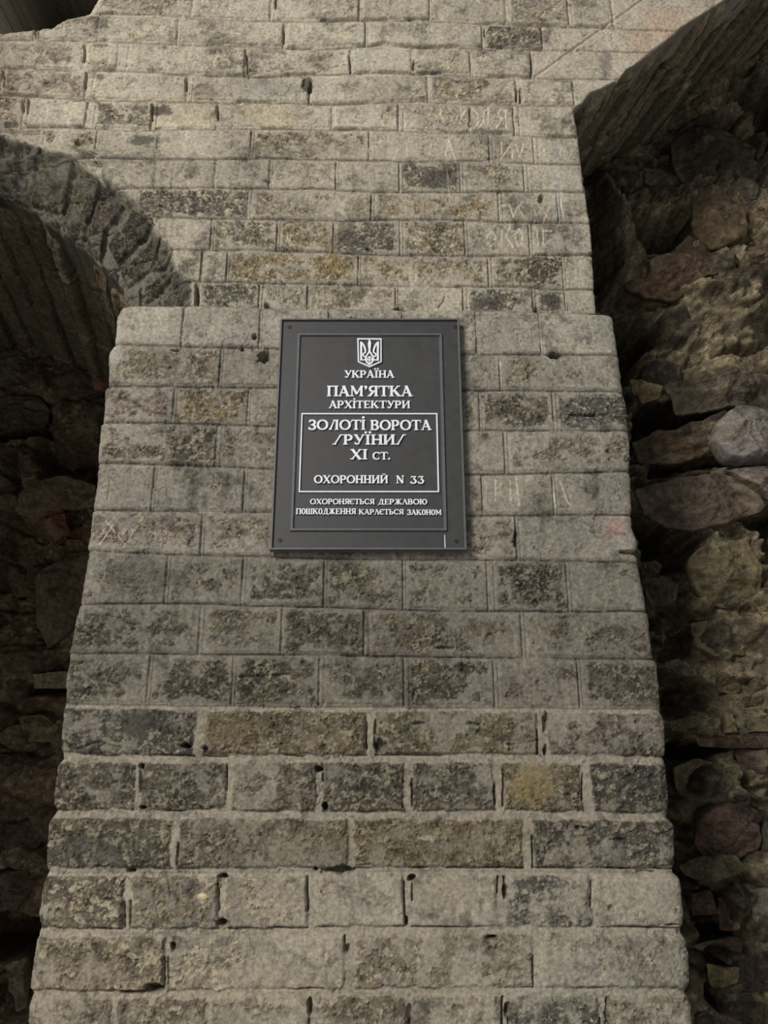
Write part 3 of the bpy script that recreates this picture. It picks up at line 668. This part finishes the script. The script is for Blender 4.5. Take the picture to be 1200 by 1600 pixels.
voidsL = [([(-60, 615), (70, 620), (80, 680), (-60, 690)], .08), ([(-60, 700), (30, 710), (36, 770), (-60, 775)], .08), ([(60, 690), (160, 670), (150, 760), (70, 745)], .12), ([(0, 800), (60, 815), (80, 850), (60, 920), (-40, 930)], .10),
          ([(-60, 1430), (60, 1440), (50, 1490), (-60, 1500)], .16), ([(-60, 1500), (20, 1520), (25, 1560), (-60, 1570)], .10), ([(60, 985), (115, 970), (112, 992), (75, 1015)], .04), ([(50, 1070), (110, 1072), (108, 1082), (50, 1085)], .05)]
lumpsL = [([(0, 985), (55, 990), (60, 1050), (0, 1060)], .03), ([(70, 1010), (120, 1000), (118, 1050), (70, 1055)], .02), ([(15, 1525), (45, 1520), (42, 1580), (22, 1590)], .05)]
wl = rubble('wall_left', -1.9, -.42, .7, 3.0, .84, 52, voidsL, lumpsL, (134, 116, 92), (74, 62, 51), lambda X, Z, PX, PY: 0 * X)

def stone(parent, poly, y, bulge, col, seed, facet=.35, label=None):
    """one field stone: a rounded, faceted boulder filling an outline seen at depth y"""
    rs = np.random.RandomState(seed)
    P = np.array([W(px, py, y) for px, py in poly]); c = P.mean(0)
    na, nr = 128, 40
    seg = np.hypot(*np.diff(np.vstack([P, P[:1]]), axis=0).T); s = np.concatenate([[0], np.cumsum(seg)])
    a = np.linspace(0, s[-1], na, endpoint=False)
    PP = np.vstack([P, P[:1]])
    ox = np.interp(a, s, PP[:, 0]); oz = np.interp(a, s, PP[:, 1])
    k = np.array([1, 2, 1]) / 4
    for _ in range(1):
        ox = ox * .5 + (np.roll(ox, 1) + np.roll(ox, -1)) * .25; oz = oz * .5 + (np.roll(oz, 1) + np.roll(oz, -1)) * .25
    th = np.linspace(0, 2 * np.pi, na, endpoint=False)
    wob = 1 + .10 * fbm(np.cos(th) + seed, np.sin(th), 2.2, 4, seed % 90 + 6, .6)
    ox = c[0] + (ox - c[0]) * wob; oz = c[1] + (oz - c[1]) * wob
    r = np.linspace(0.001, 1, nr)
    R = np.concatenate([r, r[::-1][1:]]); sign = np.concatenate([np.ones(nr), -np.ones(nr - 1)])
    X = c[0] + (ox - c[0])[None, :] * R[:, None]; Z = c[1] + (oz - c[1])[None, :] * R[:, None]
    dome = (1 - R ** 5.0) ** .5
    size = np.hypot(ox - c[0], oz - c[1]).mean()
    H = bulge * dome[:, None] * np.ones((1, na))
    # a few broken facets
    u, v = (X - c[0]) / size, (Z - c[1]) / size
    for _ in range(7):
        ang = rs.uniform(0, 6.28); m = rs.uniform(.3, 1.1); off = rs.uniform(.55, 1.0)
        pl = bulge * (off - m * (u * math.cos(ang) + v * math.sin(ang)))
        H = np.where(sign[:, None] > 0, np.minimum(H, pl + (H - pl) * (1 - facet) * 0 + 0 * H), H)
    env = sstep(1.0, .8, R)[:, None]
    H = np.maximum(H, 0) + env * (.20 * size * fbm(X + seed, Z * 1.3, 1.1 / size, 5, seed % 90 + 7, .6) + .007 * fbm(X, Z * 1.3, 55, 4, seed % 90 + 8, .6))
    Y = y - np.where(sign[:, None] > 0, H, -bulge * .6 * dome[:, None])
    g = .62 if parent is wr else .8
    cc = (lin(col) * g + lin((98, 85, 68)) * (1 - g)) * (1.0 if parent is wr else 1.7)
    C = cc * (.82 + .42 * fbm(X, Z * 1.4, 22, 5, seed % 90 + 9, .6) + .3 * fbm(X, Z, 90, 3, seed % 90 + 10))[..., None]
    C = C + (lin((120, 110, 92)) - C) * (.6 * sstep(.15, .6, fbm(X, Z * 1.4, 20, 5, seed % 90 + 11, .6)))[..., None]
    # weld the poles by tiny rings; faces run round the stone
    o = mesh_from('stone', np.stack([X, Y, Z], -1), grid_faces(len(R), na, closed=True, flip=True), M_STONE, np.clip(C, .004, .8), parent)
    if label: o['label'] = label
    return o

ST_R = [
    ([(1045, 228), (1075, 206), (1128, 200), (1178, 235), (1174, 272), (1130, 290), (1065, 284)], .46, .06, (58, 54, 48), None),
    ([(948, 270), (962, 248), (988, 246), (1000, 275), (985, 300), (957, 302)], .45, .03, (44, 36, 30), None),
    ([(1005, 262), (1040, 268), (1076, 285), (1078, 300), (1040, 298), (1008, 285)], .45, .03, (100, 96, 82), None),
    ([(1136, 285), (1160, 275), (1185, 290), (1182, 310), (1140, 312)], .45, .035, (92, 90, 78), None),
    ([(1080, 308), (1152, 306), (1164, 330), (1162, 385), (1112, 392), (1082, 362)], .45, .05, (98, 84, 64), None),
    ([(1160, 330), (1215, 325), (1215, 350), (1166, 352)], .46, .035, (84, 76, 62), None),
    ([(1075, 368), (1112, 380), (1138, 422), (1132, 428), (1092, 446), (1055, 468), (1010, 462), (975, 450), (1000, 412), (1046, 398)], .46, .075, (86, 68, 54), 'large angular brown stone'),
    ([(1165, 392), (1215, 380), (1215, 445), (1160, 440), (1150, 415)], .46, .05, (98, 86, 68), None),
    ([(984, 592), (1036, 602), (1030, 622), (1005, 630), (990, 616)], .40, .03, (150, 132, 96), 'small pale yellowish stone'),
    ([(1000, 556), (1040, 548), (1052, 580), (1035, 602), (1000, 592)], .50, .03, (72, 42, 26), 'rust brown stone'),
    ([(1040, 605), (1106, 583), (1150, 580), (1215, 588), (1215, 640), (1130, 640), (1055, 648)], .45, .06, (66, 62, 55), None),
    ([(1112, 690), (1118, 662), (1140, 641), (1165, 638), (1215, 645), (1240, 690), (1205, 728), (1150, 728), (1125, 716)], .43, .075, (138, 132, 130), 'big pale grey boulder'),
    ([(990, 692), (1030, 672), (1090, 676), (1116, 692), (1112, 716), (1060, 730), (1000, 722)], .46, .045, (82, 68, 52), None),
    ([(990, 764), (1046, 752), (1130, 738), (1180, 762), (1200, 790), (1188, 800), (1130, 822), (1080, 834), (1040, 822), (1000, 800)], .43, .06, (100, 88, 78), 'wide flat reddish grey slab'),
    ([(1135, 735), (1210, 725), (1215, 785), (1180, 765)], .42, .05, (134, 122, 116), None),
    ([(1075, 882), (1090, 858), (1112, 846), (1166, 842), (1192, 885), (1188, 935), (1150, 950), (1100, 940), (1080, 915)], .43, .07, (120, 110, 82), 'tall tan boulder with a broken top'),
    ([(1003, 880), (1024, 876), (1034, 884), (1030, 895), (1004, 896)], .36, .02, (100, 94, 78), None),
    ([(1008, 908), (1034, 900), (1058, 916), (1052, 946), (1020, 948), (1008, 930)], .38, .035, (96, 88, 70), None),
    ([(1150, 945), (1215, 940), (1215, 1000), (1160, 995)], .45, .045, (104, 98, 80), None),
    ([(1178, 995), (1215, 985), (1215, 1050), (1185, 1040)], .44, .05, (90, 76, 70), None),
    ([(1080, 975), (1120, 965), (1160, 985), (1160, 1030), (1110, 1030), (1085, 1010)], .47, .05, (112, 102, 76), None),
    ([(1038, 1036), (1060, 1029), (1088, 1046), (1088, 1055), (1060, 1056)], .40, .02, (98, 92, 76), None),
    ([(1120, 1030), (1150, 1018), (1158, 1070), (1150, 1090), (1122, 1080)], .46, .04, (120, 110, 82), None),
    ([(1160, 1050), (1215, 1040), (1215, 1100), (1165, 1105)], .46, .05, (116, 108, 84), None),
    ([(1045, 1128), (1080, 1118), (1112, 1122), (1082, 1138), (1050, 1142)], .40, .02, (110, 108, 82), None),
    ([(1131, 1112), (1144, 1116), (1153, 1143), (1132, 1145)], .43, .02, (142, 130, 96), None),
    ([(1166, 1125), (1215, 1115), (1215, 1144), (1168, 1144)], .45, .03, (110, 106, 86), None),
    ([(1085, 1152), (1160, 1148), (1215, 1142), (1215, 1168), (1150, 1170), (1090, 1166)], .44, .03, (84, 66, 58), None),
    ([(1148, 1172), (1215, 1160), (1215, 1215), (1160, 1205)], .45, .05, (96, 82, 74), None),
    ([(1050, 1200), (1085, 1186), (1130, 1192), (1138, 1230), (1110, 1246), (1062, 1244)], .45, .04, (96, 92, 66), 'mossy dark stone'),
    ([(1088, 1268), (1120, 1250), (1160, 1250), (1186, 1272), (1188, 1325), (1150, 1344), (1105, 1345), (1085, 1320)], .44, .06, (98, 78, 70), 'rounded reddish boulder'),
    ([(1186, 1262), (1220, 1255), (1220, 1370), (1188, 1345)], .46, .045, (88, 88, 82), None),
    ([(1062, 1352), (1100, 1336), (1150, 1336), (1168, 1358), (1140, 1372), (1098, 1378), (1072, 1368)], .42, .04, (92, 90, 68), 'flat greenish stone'),
    ([(1168, 1392), (1215, 1380), (1215, 1440), (1180, 1442)], .45, .05, (124, 120, 112), None),
    ([(1078, 1395), (1110, 1388), (1118, 1425), (1082, 1432)], .47, .03, (84, 66, 52), None),
    ([(1120, 1400), (1170, 1395), (1180, 1450), (1125, 1455)], .48, .04, (86, 68, 60), None),
    ([(1082, 1478), (1140, 1462), (1185, 1470), (1190, 1500), (1110, 1500)], .47, .035, (84, 64, 54), None),
    ([(1180, 1450), (1215, 1450), (1215, 1500), (1185, 1498)], .46, .04, (110, 98, 90), None),
    ([(1105, 1506), (1130, 1510), (1154, 1512), (1154, 1536), (1112, 1543), (1106, 1525)], .42, .025, (122, 114, 82), 'yellowish broken stone'),
    ([(1158, 1512), (1215, 1510), (1215, 1540), (1160, 1545)], .46, .04, (84, 64, 58), None),
    ([(1088, 1590), (1110, 1575), (1135, 1590), (1130, 1640), (1090, 1640)], .45, .04, (92, 84, 74), None),
    ([(1170, 1560), (1220, 1550), (1220, 1640), (1165, 1640)], .45, .05, (108, 96, 88), None)]
for i, (poly, y, b, c, lab) in enumerate(ST_R):
    stone(wr, poly, y + .035 - (.06 if sum(p[0] for p in poly) / len(poly) > 1060 else .02), b, c, 300 + i, label=lab)
ST_L = [
    ([(-30, 560), (60, 560), (75, 590), (-30, 610)], .80, .04, (70, 64, 54), None),
    ([(-30, 628), (60, 620), (78, 640), (72, 670), (-30, 680)], .82, .05, (52, 46, 38), None),
    ([(80, 575), (160, 585), (165, 610), (110, 625), (84, 600)], .80, .04, (66, 56, 48), None),
    ([(140, 580), (175, 575), (175, 612), (148, 608)], .76, .04, (112, 74, 60), 'reddish stone beside the pier'),
    ([(30, 770), (70, 750), (110, 745), (150, 760), (150, 790), (90, 800), (60, 815), (25, 800)], .78, .06, (88, 78, 64), None),
    ([(72, 800), (90, 788), (104, 805), (110, 835), (85, 845), (66, 825)], .76, .05, (90, 58, 44), 'rust red stone'),
    ([(60, 900), (90, 880), (145, 865), (140, 960), (115, 985), (75, 1012), (60, 980)], .76, .06, (76, 68, 56), 'large smooth dark slab'),
    ([(15, 910), (55, 895), (62, 930), (20, 935)], .79, .04, (80, 66, 54), None),
    ([(52, 1054), (106, 1048), (110, 1075), (54, 1076)], .77, .03, (128, 118, 92), 'small pale brick-shaped stone'),
    ([(30, 1120), (65, 1115), (92, 1135), (80, 1160), (45, 1160)], .80, .03, (100, 90, 66), None),
    ([(-20, 1040), (40, 1045), (45, 1085), (-20, 1085)], .81, .04, (72, 64, 56), None),
    ([(-20, 1180), (40, 1175), (70, 1200), (50, 1225), (-20, 1230)], .81, .05, (70, 58, 50), None),
    ([(-20, 1290), (50, 1280), (68, 1310), (40, 1345), (-20, 1350)], .81, .05, (58, 48, 42), None),
    ([(-20, 1360), (45, 1355), (58, 1385), (30, 1420), (-20, 1425)], .81, .05, (62, 52, 46), None),
    ([(22, 1500), (42, 1495), (45, 1530), (40, 1575), (25, 1580), (18, 1540)], .74, .04, (96, 88, 74), None)]
for i, (poly, y, b, c, lab) in enumerate(ST_L):
    stone(wl, poly, y + .035, b, c, 400 + i, label=lab)

# ------------------------------------------------------------------ the plaque
YB = -0.006                                               # back of the board, just proud of the brick skin
YF = -0.015                                               # face of the board
M_BOARD = paint_mat('dark_grey_enamel', (54, 54, 55), .48, .10, 60)
M_RIM = paint_mat('grey_enamel_rim', (92, 93, 96), .30, .10, 80, spec=.5)
M_SILVER = paint_mat('silver_paint', (222, 225, 232), .42, .08, 200)
M_SCREW = paint_mat('rusty_screw', (38, 26, 24), .6, .3, 300)

def P3(px, py, y=YF):
    x, z = W(px, py, y); return x, z
TL = P3(437, 498); TR = P3(718, 498); BL = P3(421, 861); BR = P3(731, 861)
X0 = (TL[0] + BL[0]) / 2; X1 = (TR[0] + BR[0]) / 2; Z1 = (TL[1] + TR[1]) / 2; Z0 = (BL[1] + BR[1]) / 2
plaque = bpy.data.objects.new('memorial_plaque', None); COL.objects.link(plaque)
plaque.location = ((X0 + X1) / 2, YB, Z0); plaque.empty_display_size = .05
plaque['label'] = 'dark grey metal memorial plaque with silver Cyrillic lettering screwed to the brick pier'
plaque['category'] = 'plaque'

class MB:
    def __init__(s): s.v = []; s.f = []
    def prism(s, pts, y0, y1, bev=0.0, yb=0.0):
        """2-D outline (x, z) pushed from y0 (back) to y1 (front); bev insets the front edge"""
        n = len(pts); k = len(s.v)
        A = sum(pts[i][0] * pts[(i + 1) % n][1] - pts[(i + 1) % n][0] * pts[i][1] for i in range(n))
        if A < 0: pts = pts[::-1]
        s.v += [(x, y0, z) for x, z in pts]
        rings = [y1]
        s.v += [(x, y1, z) for x, z in pts]
        s.f.append([k + n + i for i in range(n)])
        s.f.append([k + i for i in range(n)][::-1])
        for i in range(n):
            j = (i + 1) % n
            s.f.append([k + i, k + j, k + n + j, k + n + i])
    def ribbon(s, pts, hw, y0, y1):
        """stroke along (x, z) points with half widths hw"""
        m = len(pts)
        L, R = [], []
        for i in range(m):
            a = pts[max(i - 1, 0)]; b = pts[min(i + 1, m - 1)]
            dx, dz = b[0] - a[0], b[1] - a[1]; l = math.hypot(dx, dz) or 1
            nx, nz = -dz / l, dx / l
            L.append((pts[i][0] + nx * hw[i], pts[i][1] + nz * hw[i])); R.append((pts[i][0] - nx * hw[i], pts[i][1] - nz * hw[i]))
        k = len(s.v)
        for i in range(m):
            s.v += [(L[i][0], y0, L[i][1]), (L[i][0], y1, L[i][1]), (R[i][0], y1, R[i][1]), (R[i][0], y0, R[i][1])]
        for i in range(m - 1):
            a = k + 4 * i; b = a + 4
            for j in range(4):
                j2 = (j + 1) % 4
                s.f.append([a + j, b + j, b + j2, a + j2])
        s.f.append([k, k + 1, k + 2, k + 3]); e = k + 4 * (m - 1); s.f.append([e + 3, e + 2, e + 1, e])
    def frame(s, x0, x1, z0, z1, w, y0, y1, inset):
        """rectangular moulding with sloping sides"""
        prof = [(0, y0), (inset, y1), (w - inset, y1), (w, y0)]
        k = len(s.v)
        for d, y in prof:
            s.v += [(x0 + d, y, z0 + d), (x1 - d, y, z0 + d), (x1 - d, y, z1 - d), (x0 + d, y, z1 - d)]
        for p in range(3):
            for i in range(4):
                j = (i + 1) % 4
                s.f.append([k + 4 * p + i, k + 4 * p + j, k + 4 * (p + 1) + j, k + 4 * (p + 1) + i])
    def build(s, name, mat, parent, label=None, bevel=0.0):
        me = bpy.data.meshes.new(name); off = parent.matrix_world.translation if parent.type == 'MESH' else parent.location
        base = plaque.location
        me.from_pydata([(x - base[0], y - base[1], z - base[2]) for x, y, z in s.v], [], s.f); me.materials.append(mat)
        import bmesh
        bm = bmesh.new(); bm.from_mesh(me); bmesh.ops.recalc_face_normals(bm, faces=bm.faces); bm.to_mesh(me); bm.free()
        o = bpy.data.objects.new(name, me); COL.objects.link(o); o.parent = parent
        if label: o['label'] = label
        if bevel:
            b = o.modifiers.new('bevel', 'BEVEL'); b.width = bevel; b.segments = 2; b.limit_method = 'ANGLE'
        return o

mb = MB(); mb.prism([(X0 + .001, Z0 + .001), (X1 - .001, Z0 + .001), (X1 - .001, Z1 - .001), (X0 + .001, Z1 - .001)], YB, YF)
board = mb.build('board', M_BOARD, plaque)
mb = MB(); mb.frame(X0, X1, Z0, Z1, .0062, YB, YF - .0042, .0018)
mb.build('outer_rim', M_RIM, plaque, 'raised grey outer rim')
def rect(tl, tr, bl, br, y=YF):
    a, b, c, d = (P3(*q, y) for q in (tl, tr, bl, br))
    return (a[0] + c[0]) / 2, (b[0] + d[0]) / 2, (c[1] + d[1]) / 2, (a[1] + b[1]) / 2
x0, x1, z0, z1 = rect((463.5, 521), (692, 521), (453.5, 831), (699.5, 832))
mb = MB(); mb.frame(x0, x1, z0, z1, .0072, YF + .001, YF - .0040, .0022)
mb.build('inner_rim', M_RIM, plaque, 'raised grey inner moulding')
x0, x1, z0, z1 = rect((470.5, 645.5), (683.5, 647), (467, 770), (686.8, 770.5))
mb = MB(); mb.frame(x0, x1, z0, z1, .0029, YF + .001, YF - .0034, .0005)
mb.build('text_border', M_SILVER, plaque, 'thin silver frame around the monument name')
for px, py in ((452.5, 511), (711, 511), (437.5, 844), (713, 845.5)):
    x, z = P3(px, py); mb = MB()
    mb.prism([(x + .0034 * math.cos(a * math.pi / 8), z + .0034 * math.sin(a * math.pi / 8)) for a in range(16)], YF + .003, YF - .0010)
    mb.prism([(x - .0026, z - .0004), (x + .0026, z - .0004), (x + .0026, z + .0004), (x - .0026, z + .0004)], YF - .0009, YF - .0014)
    mb.build('screw', M_SCREW, plaque, None, .0004)
xa, za = P3(694.6, 835.5); xb, zb = P3(696.2, 857.5); mb = MB()
mb.ribbon([(xa, za), (xb - .0006, zb)], [.0005, .0007], YF + .001, YF - .0003)
mb.build('paint_streak', M_SILVER, plaque, 'thin pale vertical streak')

# --- lettering: every glyph is drawn from strokes in a box of height 1
TH, TN, SR = .205, .105, .075                             # stem, hairline, serif thickness
def L_(x0, y0, x1, y1, w): return ('l', [(x0, y0), (x1, y1)], [w / 2, w / 2])
def ser(x, y, hw): return L_(x - hw, y + (SR / 2 if y < .5 else -SR / 2), x + hw, y + (SR / 2 if y < .5 else -SR / 2), SR)
def stem(x, y0=0, y1=1, s=.17): return [L_(x, y0, x, y1, TH), ser(x, y0, s), ser(x, y1, s)]
def arc(cx, cy, rx, ry, a0, a1, thin=TN, thick=TH, n=20):
    P, Wd = [], []
    for i in range(n + 1):
        a = math.radians(a0 + (a1 - a0) * i / n)
        P.append((cx + rx * math.cos(a), cy + ry * math.sin(a))); Wd.append((thin + (thick - thin) * abs(math.cos(a)) ** 1.3) / 2)
    return ('l', P, Wd)
def dot(cx, cy, r): return ('p', [(cx + r * math.cos(a * math.pi / 6), cy + r * math.sin(a * math.pi / 6)) for a in range(12)])
G = {}
G['А'] = (.88, [L_(.12, .02, .42, .98, TN), L_(.40, 1, .74, 0, TH), L_(.22, .33, .62, .33, .085), ser(.12, 0, .13), ser(.74, 0, .16), L_(.28, .965, .48, .965, SR)])
G['Λ'] = (.84, [L_(.12, .02, .42, .98, TN), L_(.40, 1, .72, 0, TH), ser(.12, 0, .13), ser(.72, 0, .15), L_(.28, .965, .48, .965, SR)])
G['У'] = (.84, [L_(.16, .98, .46, .40, TH * .92), L_(.72, .98, .40, .16, TN), arc(.27, .16, .13, .115, 0, -150, .1, .12, 10), dot(.15, .13, .085), ser(.16, 1, .15), ser(.73, 1, .12)])
G['К'] = (.90, stem(.17) + [L_(.26, .45, .68, .97, TN), L_(.38, .56, .74, .03, TH), ser(.70, 1, .13), ser(.77, 0, .14)])
G['Р'] = (.76, stem(.17) + [arc(.36, .70, .25, .255, 90, -90), L_(.17, .955, .38, .955, .09), L_(.2, .445, .38, .445, .09)])
G['І'] = (.36, stem(.18)); G['I'] = (.40, stem(.2))
G['i'] = (.36, stem(.18) + [dot(.18, 1.24, .115)])
G['Ї'] = (.46, stem(.23) + [dot(.07, 1.22, .105), dot(.39, 1.22, .105)])
G['Н'] = (.90, stem(.18) + stem(.72) + [L_(.2, .5, .7, .5, .10)])
G['П'] = (.90, stem(.18, 0, 1, .16) + stem(.72, 0, 1, .16) + [L_(.1, .955, .8, .955, .09)])
G['М'] = (1.08, [L_(.17, 0, .17, .98, TN), ser(.17, 0, .14), L_(.19, .97, .53, .22, TH * .9), L_(.53, .2, .86, .97, TN), L_(.88, 0, .88, .98, TH), ser(.88, 0, .16), L_(.05, .965, .22, .965, SR), L_(.84, .965, 1.02, .965, SR)])
G["'"] = (.28, [dot(.14, .90, .115), ('l', [(.21, .88), (.19, .74), (.08, .64)], [.05, .045, .02])])
G['Я'] = (.84, stem(.66) + [arc(.42, .72, .23, .235, 90, 270), L_(.42, .955, .66, .955, .09), L_(.42, .485, .66, .485, .09), L_(.46, .48, .16, .03, TH * .9), ser(.14, 0, .13)])
G['Т'] = (.84, [L_(.42, 0, .42, 1, TH), ser(.42, 0, .18), L_(.06, .955, .78, .955, .09), L_(.07, .98, .02, .74, .075), L_(.77, .98, .82, .74, .075)])
G['Х'] = (.90, [L_(.16, 1, .74, 0, TH), L_(.74, .98, .16, .02, TN), ser(.16, 1, .15), ser(.74, 0, .15), ser(.74, 1, .13), ser(.14, 0, .13)])
G['Е'] = (.74, stem(.17, 0, 1, .12) + [L_(.17, .955, .60, .955, .09), L_(.17, .045, .62, .045, .09), L_(.2, .51, .50, .51, .085), L_(.6, .99, .63, .74, .07), L_(.62, 0, .66, .27, .07), L_(.5, .42, .5, .6, .06)])
G['И'] = (.92, stem(.18, 0, 1, .15) + stem(.74, 0, 1, .15) + [L_(.24, .14, .68, .86, TN)])
G['Й'] = (.92, G['И'][1] + [arc(.46, 1.27, .17, .15, 200, 340, .07, .07, 8)])
G['З'] = (.70, [arc(.32, .745, .23, .215, 150, -90), arc(.32, .26, .26, .225, 90, -150), dot(.12, .83, .075), dot(.10, .17, .085), L_(.22, .51, .34, .51, .085)])
G['О'] = (.98, [arc(.49, .5, .385, .455, 0, 360, n=36)])
G['о'] = (.72, [arc(.36, .5, .25, .455, 0, 360, n=36)])
G['Л'] = (.90, stem(.70, 0, 1, .15) + [('l', [(.50, .97), (.36, .6), (.25, .25), (.14, .05)], [.05, .055, .065, .09]), L_(.38, .955, .7, .955, .09), ser(.17, 0, .13)])
G['В'] = (.80, stem(.17) + [arc(.38, .745, .22, .21, 90, -90), arc(.40, .28, .26, .235, 90, -90), L_(.17, .955, .40, .955, .09), L_(.2, .52, .42, .52, .085), L_(.17, .045, .42, .045, .09)])
G['/'] = (.80, [L_(.16, 0, .62, 1, TN * 1.1), ser(.14, 0, .14), ser(.66, 1, .13)])
G['X'] = G['Х']
G['С'] = (.80, [arc(.45, .5, .36, .455, 48, 312, n=28), L_(.70, .98, .70, .70, .07), dot(.68, .2, .06)])
G['.'] = (.26, [dot(.12, .11, .115)])
G['N'] = (.92, [L_(.18, 0, .18, .98, TN), ser(.18, 0, .14), L_(.16, .98, .74, .02, TH), L_(.74, .02, .74, 1, TN), ser(.74, 1, .13), L_(.04, .965, .2, .965, SR)])
G['3'] = (.74, [L_(.14, .95, .60, .95, .1), L_(.15, .98, .13, .76, .07), L_(.58, .94, .34, .60, TN), arc(.33, .32, .26, .275, 80, -150), dot(.11, .2, .09)])
G['Є'] = (.76, [arc(.43, .5, .35, .455, 50, 310, n=28), L_(.1, .52, .5, .52, .085), L_(.67, .98, .67, .72, .07)])
G['Ь'] = (.76, stem(.17) + [arc(.36, .28, .25, .235, 90, -90), L_(.17, .515, .38, .515, .085), L_(.17, .045, .38, .045, .09)])
G['Д'] = (.98, [L_(.70, .05, .70, 1, TH), ('l', [(.50, .97), (.38, .6), (.26, .1)], [.05, .055, .06]), L_(.34, .955, .8, .955, .09), L_(.06, .05, .92, .05, .1), L_(.09, .08, .05, -.18, .08), L_(.89, .08, .93, -.18, .08)])
G['Ж'] = (1.16, [L_(.57, 0, .57, 1, TH), ser(.57, 0, .15), ser(.57, 1, .15), L_(.54, .48, .20, .97, TN), L_(.60, .48, .94, .97, TN), L_(.50, .54, .16, .03, TH * .8), L_(.64, .54, .98, .03, TH * .8), ser(.18, 1, .1), ser(.96, 1, .1), ser(.13, 0, .11), ser(1.01, 0, .11)])
G['Ю'] = (1.16, stem(.17) + [L_(.2, .5, .5, .5, .095), arc(.76, .5, .30, .455, 0, 360, n=32)])
G['Ш'] = (1.16, stem(.17, 0, 1, .13) + stem(.57, 0, 1, .12) + stem(.97, 0, 1, .13) + [L_(.1, .045, 1.04, .045, .09)])
G[' '] = (.5, [])

def lettering(words, label, depth=.0032, y=YF):
    mb = MB(); k = 0
    for text, xa, xb, ytop, ybase in words:
        a = P3(xa, ybase, y); b = P3(xb, ybase, y); top = P3(xa, ytop, y)[1]
        H = top - a[1]; adv = [G[c][0] for c in text]; sx = (b[0] - a[0]) / sum(adv)
        x = a[0]
        for c in text:
            for op in G[c][1]:
                yy = y - depth - .00001 * (k % 7); k += 1
                if op[0] == 'l':
                    pts = [(x + p[0] * sx, a[1] + p[1] * H) for p in op[1]]
                    sc = (sx + H) / 2
                    mb.ribbon(pts, [w * sc for w in op[2]], y + .001, yy)
                else:
                    mb.prism([(x + p[0] * sx, a[1] + p[1] * H) for p in op[1]], y + .001, yy)
            x += G[c][0] * sx
    return mb.build('lettering', M_SILVER, plaque, label)

lettering([('УКРАЇНА', 538, 616, 580, 591.3)], 'silver word УКРАЇНА')
lettering([("ПАМ'ЯТКА", 510.5, 644.5, 604, 620.3)], "silver word ПАМ'ЯТКА")
lettering([('АРХiТЕКТУРИ', 514, 641, 627.2, 638.8)], 'silver word АРХІТЕКТУРИ')
lettering([('ЗОЛОТi', 481.5, 571, 657, 672.5), ('ВОРОТА', 578.5, 674, 657.3, 673)], 'silver words ЗОЛОТІ ВОРОТА')
lettering([('/РУЇНИ/', 519.5, 634.5, 680, 695.6)], 'silver word РУЇНИ between slashes')
lettering([('XI', 547, 574.5, 703, 718.6), ('СТ.', 582, 610, 707.3, 719)], 'silver letters XI ст.')
lettering([('ОХОРОННИЙ', 490.5, 606.5, 743.6, 755.8), ('N', 618.5, 632, 744, 756), ('33', 640.5, 663.5, 745, 756.5)], 'silver words ОХОРОННИЙ N 33')
lettering([('ОХОРОНЯЄТЬСЯ', 484.5, 585.5, 780.3, 788.6), ('ДЕРЖΛВОЮ', 590.5, 667.5, 780.6, 789)], 'small silver words ОХОРОНЯЄТЬСЯ ДЕРЖАВОЮ')
lettering([('ПоШКоДЖЕННЯ', 462.5, 556.5, 795.3, 804.2), ('КАРΛЄТЬСЯ', 560.5, 631, 796.5, 804.6), ('ЗАКоНоМ', 636, 690, 797, 805.3)], 'small silver words ПОШКОДЖЕННЯ КАРАЄТЬСЯ ЗАКОНОМ')

# --- emblem: shield outline with the trident inside
def px_ribbon(mb, pts, w, y1, y=YF):
    P = [P3(*p, y) for p in pts]
    hw = w if isinstance(w, (list, tuple)) else [w] * len(pts)
    mb.ribbon(P, [h * .00104 / 2 for h in hw], y + .001, y1)
mb = MB()
out = [(558.2, 530), (596.2, 530.2), (596.4, 566.8), (577.4, 575.3), (559.2, 567.2)]
inn = [(560.4, 531.8), (594.4, 532), (594.4, 565.8), (577.4, 573.2), (561.2, 566)]
o_, i_ = [P3(*p) for p in out], [P3(*p) for p in inn]
for k in range(5):
    j = (k + 1) % 5
    mb.prism([o_[k], o_[j], i_[j], i_[k]], YF + .001, YF - .0036)
emblem = mb.build('emblem', M_SILVER, plaque, 'silver shield emblem with a trident')
mb = MB(); yt = YF - .0030; cx = 577.4
for s in (-1, 1):
    q = lambda pts: [(cx + s * (x - cx), y) for x, y in pts]
    px_ribbon(mb, q([(564.2, 535.4), (564.4, 550), (564.4, 564.6)]), 3.5, yt)
    px_ribbon(mb, q([(563.2, 535.2), (566.6, 538.2), (569.4, 543), (571.0, 548.5), (570.8, 552.8)]), [2.2, 2.8, 3.0, 2.8, 2.2], yt - .0001)
    px_ribbon(mb, q([(570.6, 552.2), (568.0, 553.4), (567.2, 555.6), (568.6, 557.8), (571.4, 558.8)]), [1.6, 2.2, 2.4, 2.2, 1.8], yt - .0002)
    px_ribbon(mb, q([(563, 563.6), (572, 563.6), (577.4, 563.6)]), 2.0, yt - .0003)
    px_ribbon(mb, q([(577.0, 550), (575.0, 554), (571.8, 558.4), (571.2, 562), (572.6, 566.2), (577.6, 571.4)]), [2.4, 2.6, 2.4, 2.4, 2.6, 2.4], yt - .0004)
    px_ribbon(mb, q([(577.4, 558.4), (574.5, 560.5), (572, 563.5)]), 1.4, yt - .0005)
px_ribbon(mb, [(cx, 532.2), (cx, 535), (cx, 538.5), (cx, 543), (cx, 548), (cx, 553)], [1.2, 4.2, 5.4, 4.4, 3.2, 3.4], yt - .0006)
px_ribbon(mb, [(cx, 558), (cx, 564), (cx, 571.5)], 1.9, yt - .0007)
mb.build('trident', M_SILVER, emblem)
